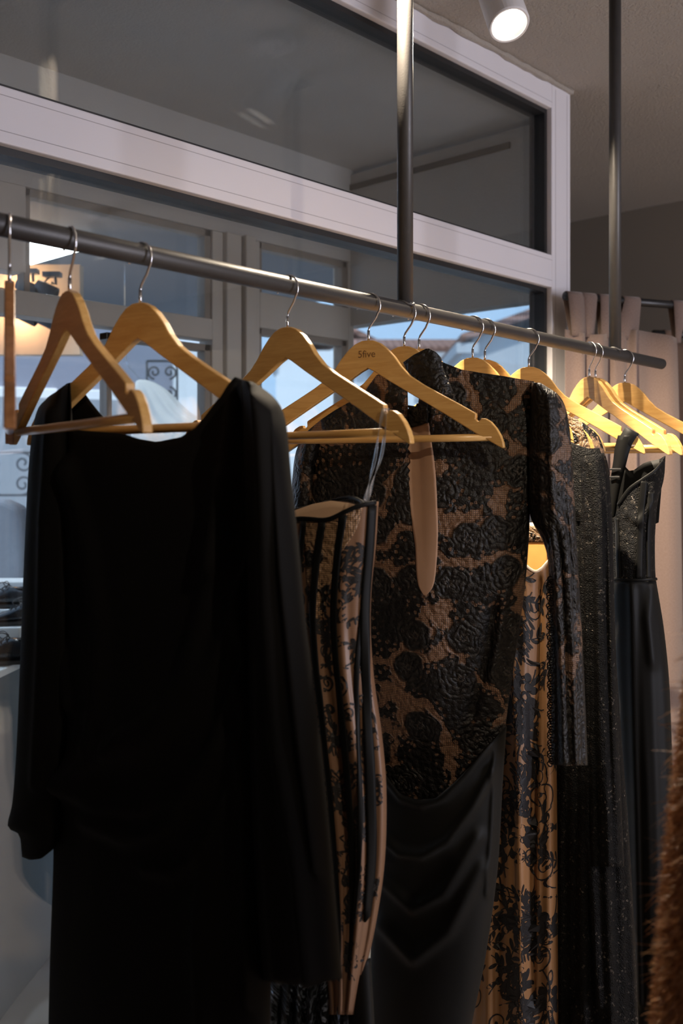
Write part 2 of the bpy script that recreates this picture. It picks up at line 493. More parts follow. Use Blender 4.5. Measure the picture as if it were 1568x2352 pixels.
# the shop window beside the rail
win = struct(empty('window_1', (XE, WY, 0)))
def wpart(name, lo, hi, mat, bevel=0.003):
    o = obj(name, box_bm((lo[0] - XE, lo[1] - WY, lo[2]), (hi[0] - XE, hi[1] - WY, hi[2])), mat, win, bevel=bevel)
    return o
XL = -2.4
wpart('jamb', (2.663, WY, 0), (XE, WY + 0.075, CEIL), M['white_frame'])
wpart('head', (XL, WY, CZ + 1.125), (2.663, WY + 0.075, CEIL), M['white_frame'])
wpart('transom', (XL, WY, CZ + 0.578), (2.663, WY + 0.075, CZ + 0.677), M['white_frame'])
wpart('sill_rail', (XL, WY, 0.0), (2.663, WY + 0.075, 0.14), M['white_frame'])
gr = bmesh.new()
for z in (CZ + 0.598, CZ + 0.660, CZ + 1.142):
    box_bm((XL - XE, -0.0006, z), (2.663 - XE, 0.001, z + 0.0014), gr)
for x in (2.682, 2.750):
    box_bm((x - XE, -0.0006, 0.1), (x - XE + 0.0014, 0.001, CEIL - 0.02), gr)
obj('joint_line', gr, M['groove'], win)
for (z0, z1) in ((CZ + 0.677, CZ + 1.125), (0.14, CZ + 0.578)):
    gk = bmesh.new()
    box_bm((2.649 - XE, 0.018, z0), (2.664 - XE, 0.072, z1), gk)
    box_bm((XL - XE, 0.018, z1 - 0.014), (2.649 - XE, 0.072, z1 + 0.001), gk)
    box_bm((XL - XE, 0.018, z0 - 0.001), (2.649 - XE, 0.072, z0 + 0.010), gk)
    obj('gasket', gk, M['gasket'], win)
    for y in (0.036, 0.056):
        obj('glass_pane', box_bm((XL - XE, y, z0 + 0.004), (2.652 - XE, y + 0.005, z1 - 0.004)), M['glass'], win)
# plaster bead where the head meets the ceiling
bd = bmesh.new()
pts = []
for i in range(120):
    x = -1.2 + (XE + 1.2) * i / 119
    pts.append((x, WY - 0.006 + random.uniform(-0.003, 0.003), CEIL - 0.004))
tube_bm(pts, [random.uniform(0.006, 0.012) for _ in pts], 6, bd)
struct(obj('trim_1', bd, M['stucco']))

# ------------------------------------------------------------------ entrance bay beyond the window
YO = 2.50
XS = 2.73
struct(obj('ceiling_2', box_bm((-2.6, WY + 0.075, CZ + 1.14), (XS + 0.08, YO + 0.1, CEIL + 0.1)), M['concrete_cap']))
struct(obj('floor_2', box_bm((-2.6, WY + 0.075, -0.1), (XS + 0.02, YO + 0.1, 0.0)), M['pavement']))
struct(obj('wall_lintel', box_bm((XS, WY + 0.10, CZ + 0.56), (XS + 0.07, YO + 0.06, CZ + 1.12)), M['concrete_cap']))
struct(obj('wall_daylight_block', box_bm((-2.6, YO, 0), (0.95, YO + 0.08, CZ + 1.14)), M['wall']))  # unseen wall added to keep daylight off the near hangers
struct(obj('wall_daylight_block_end', box_bm((-2.6, WY + 0.08, 0), (-2.5, YO, CZ + 1.14)), M['wall']))  # unseen end wall added to shut daylight out of the bay
struct(obj('gap_shade', box_bm((XS - 0.006, 1.80, CZ + 1.062), (XS + 0.002, YO, CZ + 1.082)), M['gasket']))  # black strip standing in for the shaded recess above the lintel
sg = struct(empty('window_3', (XS, WY, 0)))
pb_ = bmesh.new()
box_bm((0, 0.076, 0), (0.035, 0.092, CZ + 1.14), pb_)
obj('window_post', pb_, M['taupe_frame'], sg, bevel=0.003)
obj('window_sash', box_bm((0, 0.092, 0.0), (0.05, YO - WY, 0.10)), M['taupe_frame'], sg, bevel=0.003)
obj('glass_pane', box_bm((0.025, 0.092, 0.1), (0.03, YO - WY - 0.01, CZ + 0.56)), M['clear_glass'], sg)

og = struct(empty('window_2', (0, YO, 0)))
def pxx(px, Y=YO): return on_y(px, HY, Y).x
z_tr0, z_tr1, z_top = CZ + 0.427, CZ + 0.510, CZ + 0.797
xa0, xa1 = pxx(60), pxx(488)
xb0, xb1 = pxx(597), pxx(800)
xc = XS + 0.02
o_ = obj('window_header', box_bm((0.95, 0, z_top), (xc, 0.07, CZ + 1.14)), M['concrete_cap'], og)
obj('corner_post', box_bm((xb1, 0, 0), (xc, 0.08, z_top)), M['taupe_frame'], og, bevel=0.004)
mp_ = bmesh.new()
w_ = xb0 - xa1
box_bm((xa1, 0.0, 0), (xa1 + w_ * 0.22, 0.07, z_top), mp_)
box_bm((xa1 + w_ * 0.22, -0.02, 0), (xa1 + w_ * 0.52, 0.07, z_top), mp_)
box_bm((xa1 + w_ * 0.56, -0.035, 0), (xa1 + w_ * 0.76, 0.07, z_top), mp_)
box_bm((xa1 + w_ * 0.78, 0.0, 0), (xb0, 0.07, z_top), mp_)
obj('mullion', mp_, M['taupe_frame'], og, bevel=0.004)
obj('window_post', box_bm((0.95, 0, z_tr1 + 0.05), (xa0, 0.07, z_top)), M['taupe_frame'], og, bevel=0.003)
obj('transom', box_bm((0.95, 0, z_tr0 + 0.015), (xa1, 0.07, z_tr1)), M['taupe_frame'], og, bevel=0.003)
obj('transom', box_bm((xb0, 0, CZ + 0.505), (xb1, 0.07, CZ + 0.625)), M['taupe_frame'], og, bevel=0.003)
sa = bmesh.new()
for (x0, x1, z0, z1) in ((xa0, xa1, z_tr1, z_top), (pxx(250), xa1, 0.05, z_tr0), (xb0, xb1, CZ + 0.625, z_top), (xb0, xb1, 0.05, CZ + 0.505)):
    box_bm((x0, 0.01, z0), (x0 + 0.018, 0.05, z1), sa); box_bm((x1 - 0.024, 0.01, z0), (x1, 0.05, z1), sa)
    box_bm((x0, 0.01, z1 - 0.022), (x1, 0.05, z1), sa)
obj('window_sash', sa, M['brown_frame'], og, bevel=0.002)
for (x0, x1, z0, z1) in ((xa0, xa1, z_tr1, z_top), (pxx(250), xa1, 0.05, z_tr0), (xb0, xb1, CZ + 0.625, z_top), (xb0, xb1, 0.05, CZ + 0.505)):
    obj('glass_pane', box_bm((x0, 0.03, z0), (x1, 0.035, z1)), M['clear_glass'], og)

# ------------------------------------------------------------------ outside
struct(obj('ground', box_bm((-8, YO + 0.1, -0.12), (30, 40, -0.02)), M['pavement']))
struct(obj('ground_2', box_bm((XS + 0.08, WY + 0.9, -0.14), (30, YO + 0.1, -0.03)), M['pavement']))
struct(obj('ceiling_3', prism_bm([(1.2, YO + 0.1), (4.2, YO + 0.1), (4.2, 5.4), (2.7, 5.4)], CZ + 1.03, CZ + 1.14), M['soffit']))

# white facade across the street
def house(name, label, c, d, w, dep, h, rise, over, wallmat, wins):
    """a house with its front along direction d (plan), front centre at c"""
    d = Vector((d[0], d[1], 0)).normalized()
    r = empty(name, (c[0], c[1], 0), math.atan2(d.y, d.x))
    tag(r, label, 'building', 'houses across the street')
    obj('wall', box_bm((-w / 2, 0, -0.1), (w / 2, dep, h)), wallmat, r)
    rb = bmesh.new()
    prof = [(-over, h - 0.05), (dep / 2, h + rise), (dep + over, h - 0.05), (dep + over, h - 0.2), (dep / 2, h + rise - 0.18), (-over, h - 0.2)]
    a = [rb.verts.new((-w / 2 - over, y, z)) for y, z in prof]; b = [rb.verts.new((w / 2 + over, y, z)) for y, z in prof]
    rb.faces.new(a); rb.faces.new(b)
    for i in range(6):
        rb.faces.new((a[i], a[(i + 1) % 6], b[(i + 1) % 6], b[i]))
    obj('roof', rb, M['tiles'], r)
    cb = box_bm((-w / 2 - 0.12, -0.22, h - 0.62), (w / 2 + 0.12, 0.1, h - 0.42))
    box_bm((-w / 2 - 0.2, -0.34, h - 0.42), (w / 2 + 0.2, 0.1, h - 0.22), cb)
    obj('cornice', cb, M['stone'], r)
    for (x, z, ww, hh) in wins:
        f = bmesh.new()
        box_bm((x - ww / 2 - 0.1, -0.06, z - 0.1), (x - ww / 2, 0.05, z + hh + 0.1), f)
        box_bm((x + ww / 2, -0.06, z - 0.1), (x + ww / 2 + 0.1, 0.05, z + hh + 0.1), f)
        box_bm((x - ww / 2, -0.06, z + hh), (x + ww / 2, 0.05, z + hh + 0.1), f); box_bm((x - ww / 2, -0.06, z - 0.1), (x + ww / 2, 0.05, z), f)
        fo = obj('window', f, M['stone'], r)
        obj('shutter', box_bm((x - ww / 2, -0.02, z), (x + ww / 2, 0.04, z + hh)), M['shutter'], fo)
    return r
def gable(name, label, px, t, half, y_apex, y_eave, length, wall):
    """house with a gable turned to the street"""
    za = (HY - y_apex) / F * t + CZ; ze = (HY - y_eave) / F * t + CZ
    p = on_t(px, HY, t) - RT * half
    return house(name, label, (p.x + FW.x * length / 2, p.y + FW.y * length / 2), -FW, length, half * 2, ze, za - ze, 0.25, wall, [])
gable('house', 'white gabled house whose brown roof slope shows beside the dark corner post', 768, 34, 2.0, 732, 805, 6, M['facade'])
gable('house', 'red tiled house closest to the white window jamb', 1325, 20, 2.1, 672, 765, 6, M['stone'])
hC = on_t(1040, HY, 27)
house('house', 'long low pale house with a shallow roof between the two gables', (hC.x, hC.y), RT, 5.6, 4.0, CZ + 3.55, 0.45, 0.25, M['facade'],
      [(-1.9, 3.6, 0.7, 0.9), (-0.6, 3.6, 0.7, 0.9), (0.7, 3.6, 0.7, 0.9), (2.0, 3.6, 0.7, 0.9)])
fq = on_t(560, HY, 7.6); f0 = on_t(-260, HY, 6.6)
fd = (fq - f0); fl = fd.length; fd.normalize()
fr = empty('town_house', (f0.x, f0.y, 0), math.atan2(fd.y, fd.x))
tag(fr, 'bright white house front seen through the lower panes of the entrance', 'building', 'houses across the street')
M['facade_dim'] = m_plain('dim_lilac_render', (0.26, 0.27, 0.33), 0.8, 0, 0.06, 2)  # weaker light on this facade put into a lilac-grey wall colour
obj('wall', box_bm((0, 0, -0.1), (fl, 0.25, CZ + 1.6)), M['facade_dim'], fr)
_w0 = (on_t(402, HY, 7.3) - f0).dot(fd)
obj('bright_facade_panel', box_bm((_w0, -0.06, 0), (_w0 + 0.62, 0.0, CZ + 1.05)), M['facade'], fr, bevel=0.01)  # pale panel added for the brighter lit stretch of the facade
for x in (fl * 0.30, fl * 0.62):
    ff = obj('window', box_bm((x - 0.35, -0.05, CZ - 0.35), (x + 0.35, 0.02, CZ + 0.62)), M['facade'], fr, bevel=0.01)
    obj('shutter', box_bm((x - 0.29, -0.07, CZ - 0.28), (x + 0.29, -0.04, CZ + 0.55)), M['shutter'], ff)
# wrought-iron scroll grilles standing before it
def scroll(bm, cx, cz, r, turns, a0, flip=1, rad=0.006):
    pts = []
    for i in range(44):
        k = i / 43
        a = a0 + flip * k * turns * 2 * math.pi
        rr = r * (1 - 0.82 * k)
        pts.append((cx + rr * math.cos(a), 0, cz + rr * math.sin(a)))
    tube_bm(pts, rad, 6, bm)
def grille(px, py, t, w, h, label, seed):
    p = on_t(px, py, t)
    b = bmesh.new()
    rr = random.Random(seed)
    tube_bm([(-w / 2, 0, -h / 2), (-w / 2, 0, h / 2)], 0.007, 6, b); tube_bm([(w / 2, 0, -h / 2), (w / 2, 0, h / 2)], 0.007, 6, b)
    tube_bm([(-w / 2, 0, h / 2), (w / 2, 0, h / 2)], 0.007, 6, b); tube_bm([(-w / 2, 0, -h / 2), (w / 2, 0, -h / 2)], 0.007, 6, b)
    n = max(2, int(h / w * 1.4))
    for i in range(n):
        z = -h / 2 + h * (i + 0.5) / n
        r = min(w * 0.23, h / n * 0.48)
        scroll(b, -w * 0.25, z, r, 1.4, math.pi / 2 * (1 if i % 2 else -1), 1 if i % 2 else -1)
        scroll(b, w * 0.25, z, r, 1.4, math.pi / 2 * (1 if i % 2 else -1), -1 if i % 2 else 1)
    for sx_ in (-1, 1): tube_bm([(sx_ * w / 2, 0, -h / 2), (sx_ * w / 2, 0, -p.z - 0.02)], 0.007, 6, b)
    o = obj('iron_grille', b, M['iron'])
    o.location = p; o.rotation_euler = (0, 0, math.atan2(RT.y, RT.x))
    tag(o, label, 'grille', 'wrought iron grilles')
    return o
grille(372, 905, 5.6, 0.17, 0.37, 'scrolled iron grille hanging behind the white satin dress', 1)
grille(18, 1088, 5.6, 0.34, 0.24, 'scrolled iron grille above the rounded blue-grey panel', 2)

# display with shoes across the entrance
edge_dir = (FW + RT * 0.077).normalized()
E0 = on_t(0, 1538, 2.6)
pr = empty('display_plinth', (E0.x, E0.y, 0), math.atan2(edge_dir.y, edge_dir.x))
tag(pr, 'tall grey display plinth carrying the shoe boxes', 'plinth')
obj('body', box_bm((-0.12, 0.0, 0), (0.62, 0.42, E0.z - 0.02)), M['plinth'], pr, bevel=0.004)
obj('top', box_bm((-0.13, -0.006, E0.z - 0.02), (0.63, 0.43, E0.z)), M['white_card'], pr, bevel=0.003)
PZ = E0.z
def shoe_box(px, py, t, h, w, l, rz, label):
    p = on_t(px, py, t)
    r = empty('shoe_box', (p.x, p.y, p.z), rz)
    tag(r, label, 'box', 'white shoe boxes on the plinth')
    obj('box_body', box_bm((-l / 2, -w / 2, -h), (l / 2, w / 2, -h * 0.35)), M['white_card'], r, bevel=0.002)
    obj('box_lid', box_bm((-l / 2 - 0.004, -w / 2 - 0.004, -h * 0.42), (l / 2 + 0.004, w / 2 + 0.004, 0)), M['white_card'], r, bevel=0.003)
    return r
AE = math.atan2(edge_dir.y, edge_dir.x)
ART = math.atan2(RT.y, RT.x)
def shoe(px, py, t, rz, label, sc=1.0):
    p = on_t(px, py, t)
    r = empty('derby_shoe', (p.x, p.y, p.z), rz)
    r.scale = (sc, sc, sc)
    tag(r, label, 'shoe', 'black derby shoes on white boxes')
    # upper: sections from heel (x=-0.13) to toe (x=+0.15)
    secs = [(-0.135, 0.022, 0.020, 0.055), (-0.125, 0.030, 0.020, 0.075), (-0.09, 0.035, 0.018, 0.078), (-0.05, 0.035, 0.016, 0.080), (-0.01, 0.036, 0.012, 0.090),
            (0.03, 0.040, 0.010, 0.072), (0.07, 0.046, 0.009, 0.055), (0.105, 0.047, 0.009, 0.044), (0.135, 0.038, 0.010, 0.036), (0.152, 0.020, 0.012, 0.026)]
    b = bmesh.new(); rings = []
    for (x, hw, z0, z1) in secs:
        ring = []
        for k in range(16):
            a = 2 * math.pi * k / 16
            c, s = math.cos(a), math.sin(a)
            y = hw * (abs(c) ** 0.8) * (1 if c > 0 else -1) * (1 - 0.22 * max(s, 0))
            z = (z0 + z1) / 2 + (z1 - z0) / 2 * (abs(s) ** 0.8) * (1 if s > 0 else -1)
            ring.append(b.verts.new((x, y, z)))
        rings.append(ring)
    for i in range(len(rings) - 1):
        for k in range(16):
            b.faces.new((rings[i][k], rings[i][(k + 1) % 16], rings[i + 1][(k + 1) % 16], rings[i + 1][k]))
    b.faces.new(rings[0]); b.faces.new(rings[-1])
    u = obj('upper', b, M['shoe'], r, smooth=True)
    ss = u.modifiers.new('smooth', 'SUBSURF'); ss.levels = 1; ss.render_levels = 2
    plan = [(-0.145, 0), (-0.13, 0.033), (-0.06, 0.037), (0.0, 0.038), (0.07, 0.049), (0.12, 0.046), (0.15, 0.025), (0.16, 0)]
    plan = plan + [(x, -y) for x, y in plan[-2:0:-1]]
    obj('sole', prism_bm(plan, 0.003, 0.016), M['sole'], r, bevel=0.003)
    obj('heel', prism_bm([q for q in plan if q[0] < -0.05], -0.0, 0.018), M['sole'], r, bevel=0.002)
    lb = bmesh.new()
    for i in range(4):
        x = 0.002 + 0.018 * i; z = 0.091 - 0.009 * i
        tube_bm([(x, -0.026, z - 0.010), (x + 0.004, 0, z + 0.001), (x, 0.026, z - 0.010)], 0.0022, 6, lb)
    for s in (-1, 1):
        lp = smooth_line([(0.0, 0, 0.093), (0.02, s * 0.02, 0.103), (0.045, s * 0.04, 0.092), (0.03, s * 0.045, 0.075), (0.01, s * 0.02, 0.086), (0.0, 0, 0.092)], 20)
        tube_bm(lp, 0.0018, 6, lb)
    obj('laces', lb, M['sole'], r, smooth=True)
    ob = lathe_bm([(0.0005, 0), (0.034, 0), (0.036, 0.002), (0.033, 0.004)], 20)
    for v in ob.verts:
        v.co = Vector((v.co.x * 1.6 - 0.075, v.co.y * 0.75, 0.0795 + v.co.z - (v.co.x * 0.05)))
    obj('collar', ob, M['gasket'], r, smooth=True)
    return r
def box_row(px, t, z0, h, w, l, rz, label):
    p = on_t(px, HY, t)
    r = empty('shoe_box', (p.x, p.y, z0 + h), rz)
    tag(r, label, 'box', 'white shoe boxes on the plinth')
    obj('box_body', box_bm((-l / 2, -w / 2, -h), (l / 2, w / 2, -h * 0.35)), M['white_card'], r, bevel=0.002)
    obj('box_lid', box_bm((-l / 2 - 0.003, -w / 2 - 0.003, -h * 0.42), (l / 2 + 0.003, w / 2 + 0.003, 0)), M['white_card'], r, bevel=0.003)
    return z0 + h
zb = box_row(-42, 2.78, PZ + 0.001, 0.090, 0.112, 0.243, ART, 'white shoe box standing on the plinth right behind the lowest shoe')
zm = box_row(-50, 2.915, PZ + 0.001, 0.121, 0.117, 0.26, ART, 'white shoe box under the topmost black shoe')
z1 = box_row(-30, 3.07, PZ + 0.001, 0.090, 0.117, 0.27, ART, 'lower white shoe box of the tallest pile')
z1 = box_row(-28, 3.07, z1 + 0.004, 0.090, 0.117, 0.27, ART + 0.03, 'white shoe box standing highest, behind all the shoes')
def shoe_at(px, t, z, rz, label, sc):
    r = shoe(px, HY, t, rz, label, sc); r.location.z = z
shoe_at(22, 2.90, zm + 0.001, ART + math.pi - 0.12, 'black derby shoe topmost of the three, on the taller white box', 0.72)
shoe_at(62, 2.78, zb + 0.001, ART + math.pi + 0.1, 'black derby shoe in the middle of the stack, only its toe showing', 0.72)
shoe_at(20, 2.675, PZ + 0.001, ART + math.pi + 0.12, 'black derby shoe with open loose laces, lowest on the plinth', 0.83)
pn = bmesh.new()
prof = [(-0.40, -1.3), (0.10, -1.3), (0.105, -0.08), (0.085, -0.025), (0.03, 0.0), (-0.08, 0.005), (-0.2, -0.01), (-0.32, -0.05), (-0.40, -0.16)]
a = [pn.verts.new((x, -0.05, z)) for x, z in prof]; b = [pn.verts.new((x, 0.05, z)) for x, z in prof]
pn.faces.new(a); pn.faces.new(b)
for i in range(len(prof)):
    pn.faces.new((a[i], a[(i + 1) % len(prof)], b[(i + 1) % len(prof)], b[i]))
o = obj('felt_screen', pn, M['felt'], bevel=0.02, seg=3)
o.location = on_t(0, 1148, 3.6); o.rotation_euler = (0, 0, ART)
tag(o, 'blue-grey felt screen with a rounded top rising behind the white shoe boxes', 'screen')

# white satin dress in that display
wdp = on_t(372, 872, 4.3)
wdr = empty('white_dress', (wdp.x, wdp.y, wdp.z), ART)
tag(wdr, 'white satin dress hanging by a thread in the bright lower pane', 'dress')
rows = [(0.0, 0.018, -0.065), (-0.015, 0.05, -0.05), (-0.06, 0.085, -0.02), (-0.12, 0.10, 0.01), (-0.17, 0.135, 0.05), (-0.205, 0.20, 0.10), (-0.24, 0.24, 0.12), (-0.29, 0.235, 0.12), (-0.34, 0.19, 0.10), (-0.40, 0.15, 0.08), (-0.7, 0.20, 0.08), (-1.2, 0.28, 0.08)]
b = bmesh.new(); rings = []
for (z, hw, cx) in rows:
    rings.append([b.verts.new((cx - 0.02 + hw * math.cos(2 * math.pi * k / 40), (0.3 * hw + 0.01) * math.sin(2 * math.pi * k / 40) + 0.010 * math.sin(k * 1.9) * min(1, -z * 4), z)) for k in range(40)])
for i in range(len(rings) - 1):
    for k in range(40):
        b.faces.new((rings[i][k], rings[i][(k + 1) % 40], rings[i + 1][(k + 1) % 40], rings[i + 1][k]))
b.faces.new(rings[0])
o = obj('dress_body', b, M['white_cloth'], wdr, smooth=True)
ss = o.modifiers.new('smooth', 'SUBSURF'); ss.levels = 1; ss.render_levels = 2
obj('hanging_thread', tube_bm(smooth_line([(-0.09, 0, -0.004), (-0.12, 0, 0.03), (-0.155, 0, 0.09), (-0.16, 0, 0.3), (-0.16, 0, 0.9)], 24), 0.0018, 6), M['chrome'], wdr)

# warm wall with small spotlights, and a light panel, under the porch
wq = on_t(70, 700, 3.9)
wallp = obj('wall_warm', box_bm((-0.9, 0, -0.17), (0.14, 0.06, 0.20)), M['cream_wall'])
wallp.location = wq + FW * 0.2; wallp.rotation_euler = (0, 0, ART)
struct(wallp)
def arm_spot(px, py, t, head_px, label):
    p = on_t(px, py, t)
    r = empty('arm_spotlight', p, ART)
    tag(r, label, 'spotlight', 'small arm spotlights on the warm wall')
    h = on_t(head_px[0], head_px[1], t) - p
    hx, hz = h.dot(RT), h.z
    obj('mount', box_bm((-0.035, -0.02, -0.008), (0.035, 0.02, 0.012)), M['iron'], r, bevel=0.003)
    obj('arm', tube_bm([(0.012, 0, 0), (0.014, 0, hz * 0.6), (hx + 0.018, 0, hz + 0.03)], 0.006, 8), M['iron'], r)
    obj('power_lead', tube_bm(smooth_line([(0, 0.0, 0), (-0.03, 0.01, hz * 0.35), (-0.035, 0.01, hz * 0.75), (hx, 0, hz + 0.02)], 16), 0.0035, 6), M['iron'], r)
    can = lathe_bm([(0.0, -0.045), (0.024, -0.045), (0.027, -0.02), (0.027, 0.04), (0.022, 0.04), (0.022, 0.02), (0.0, 0.018)], 24)
    bmesh.ops.rotate(can, verts=can.verts, cent=(0, 0, 0), matrix=Matrix.Rotation(math.radians(115), 3, 'Y'))
    bmesh.ops.translate(can, verts=can.verts, vec=(hx, 0, hz))
    obj('lamp_head', can, M['iron'], r, smooth=True)
    return r
arm_spot(68, 625, 3.9, (64, 662), 'small spotlight on a bowed arm, upper row, next to the edge-on hanger')
arm_spot(120, 632, 3.9, (108, 667), 'small tilted spotlight in the upper row beside the second hanger')
arm_spot(66, 695, 3.9, (63, 726), 'mirror image of the bowed-arm spotlight, modelled as a lower row, next to the edge-on hanger')  # lower pair is the upper pair's reflection, built as solid lamps
arm_spot(116, 703, 3.9, (104, 734), 'mirror image of the tilted spotlight, modelled as a lower row, beside the second hanger')
lamp('warm_wall_lamp', 'POINT', on_t(36, 655, 4.02), 2.2, (1.0, 0.62, 0.34), shadow_soft_size=0.05)
lamp('warm_wall_lamp', 'POINT', on_t(36, 722, 4.02), 2.0, (1.0, 0.62, 0.34), shadow_soft_size=0.05)
lp = empty('light_panel', (1.8, 4.2, CZ + 1.0), 0)
tag(lp, 'bright white light panel under the porch above the small spotlights', 'lamp')
obj('diffuser', box_bm((0.40, -0.45, 0.0), (0.64, 1.1, 0.012)), m_emit('panel_glow', (0.86, 0.95, 1.0), 15.0), lp)
obj('housing', box_bm((0.39, -0.46, 0.012), (0.65, 1.11, 0.029)), M['white_metal'], lp)

# ------------------------------------------------------------------ ceiling spotlights of the shop
def ceiling_spot(loc, beam, label, energy, angle=95, top_z=None, color=WARM, group='white ceiling spotlights'):
    """loc: centre of the lamp mouth, beam: direction of the light"""
    beam = Vector(beam).normalized()
    r = empty('ceiling_spotlight', loc)
    tag(r, label, 'spotlight', group)
    q = (-beam).to_track_quat('Z', 'Y').to_matrix()
    can = lathe_bm([(0.037, 0.012), (0.041, 0.0), (0.044, 0.0), (0.046, 0.004), (0.046, 0.150), (0.042, 0.156), (0.0, 0.156)], 40)
    for v in can.verts: v.co = q @ v.co
    obj('lamp_body', can, M['white_metal'], r, smooth=False, bevel=0.0)
    ref = lathe_bm([(0.040, 0.001), (0.037, 0.030), (0.030, 0.050)], 40)
    for v in ref.verts: v.co = q @ v.co
    obj('reflector', ref, M['white_metal'], r, smooth=True)
    led = lathe_bm([(0.031, 0.048), (0.0, 0.048)], 32)
    for v in led.verts: v.co = q @ v.co
    obj('lens', led, M['led'], r)
    top = q @ Vector((0, 0, 0.10))
    dz = (top_z or CEIL) - loc[2]
    obj('stem', tube_bm([top, (top.x, top.y, dz - 0.01)], 0.009, 12), M['white_metal'], r)
    cp = lathe_bm([(0.0, -0.02), (0.05, -0.02), (0.05, 0.0), (0, 0)], 32)
    bmesh.ops.translate(cp, verts=cp.verts, vec=(top.x, top.y, dz))
    obj('ceiling_plate', cp, M['white_metal'], r)
    src = Vector(loc) + beam * 0.012
    lamp('spot_beam', 'SPOT', src, energy, color, aim=src + beam, spot_size=math.radians(angle), spot_blend=0.6, shadow_soft_size=0.014)
    return r
ceiling_spot(SPOT_SEEN, (-0.24, -0.42, -0.85), 'white cylinder spotlight under the stucco ceiling above the rail', 85, 118)
ceiling_spot(Vector((1.15, 1.087, CEIL - 0.12)), (0.92, 0.02, -1.0), 'white ceiling spotlight straight above the clothes rail', 400, 62)
ceiling_spot(Vector((0.35, -0.9, CEIL - 0.2)), (1.0, 1.95, -1.0), 'unseen white ceiling spotlight added to light the rose lace dress from the front', 52, 42)  # unseen lamp added for soft frontal light on the lace dress
ceiling_spot(Vector((2.6, -0.6, CEIL - 0.2)), (0.25, 0.2, -0.9), 'unseen white ceiling spotlight added as fill in front of the curtain', 22, 110)  # unseen lamp added for general fill

for (lx, ly, tgt, lab) in ((2.10, 2.80, wdp + Vector((0.05, 0, -0.2)), 'unseen spotlight added behind the bay header to brighten the white satin dress'), (1.62, 2.80, Vector((1.52, 2.60, PZ)), 'unseen spotlight added behind the bay header to brighten the shoes')):
    L0 = Vector((lx, ly, CZ + 0.92))  # lamps added out of sight to brighten the dress and the shoes
    ceiling_spot(L0, Vector(tgt) - L0, lab, 26 if lx > 2 else 30, 70, CZ + 1.03, (0.80, 0.90, 1.0), 'added unseen spotlights')
# ------------------------------------------------------------------ clothes rail
P1, P2 = rail_at(930), rail_at(1412)
rr = empty('clothes_rail', (P1.x, P1.y, RAIL_H))
tag(rr, 'dark steel clothes rail hung from the ceiling on two posts', 'clothes rail')
def rl(p): return Vector(p) - Vector((P1.x, P1.y, RAIL_H))
RR = 0.0135
obj('rail', tube_bm([rl(RAIL_A - RDIR * 1.3), rl(RAIL_B)], RR, 32), M['tube'], rr, smooth=True).data.polygons.foreach_set('use_smooth', [len(p.vertices) == 4 for p in rr.children[0].data.polygons])
for p in (P1, P2):
    po = obj('post', tube_bm([rl(p), rl((p.x, p.y, CEIL - 0.004))], 0.0138, 28), M['tube'], rr, smooth=True)
    wl = bmesh.new()
    ring = []
    for k in range(25):
        a_ = 2 * math.pi * k / 24
        ring.append(rl(p) + Vector((0.0145 * math.cos(a_), 0.0145 * math.sin(a_), 0.0135 - 0.006 * abs(math.sin(a_)) ** 2 + random.uniform(-0.001, 0.001))))
    tube_bm(ring, 0.0028, 8, wl)
    obj('weld', wl, M['tube'], po, smooth=True)
    q = rl((p.x, p.y, CEIL))
    fl_ = box_bm((q.x - 0.05, q.y - 0.022, q.z - 0.006), (q.x + 0.05, q.y + 0.022, q.z))
    obj('ceiling_plate', fl_, M['tube'], rr, bevel=0.002)

# ------------------------------------------------------------------ hangers
def hanger_profile():
    top = [(0.0, -0.0625), (0.010, -0.0632), (0.022, -0.068), (0.0334, -0.0769), (0.0469, -0.0915), (0.0574, -0.1065), (0.073, -0.1230), (0.095, -0.1375), (0.125, -0.1545), (0.1582, -0.1728), (0.1815, -0.1862)]
    notch = [(0.1818, -0.1900), (0.1812, -0.1950), (0.1845, -0.1985), (0.1888, -0.1975), (0.1902, -0.1935)]
    tip = [(0.197, -0.1945), (0.2055, -0.1995), (0.2145, -0.2100), (0.2215, -0.2220), (0.2250, -0.2320), (0.2262, -0.2395), (0.2235, -0.2410), (0.2185, -0.2385)]
    under = [(0.205, -0.2305), (0.182, -0.2175), (0.1326, -0.1868), (0.0833, -0.1575), (0.040, -0.1318), (0.012, -0.1140), (0.0, -0.1080)]
    right = [Vector((x, y, 0)) for x, y in top] + [Vector((x, y, 0)) for x, y in notch + tip + under]
    left = [Vector((-p.x, p.y, 0)) for p in right[-2:0:-1]]
    return right + left
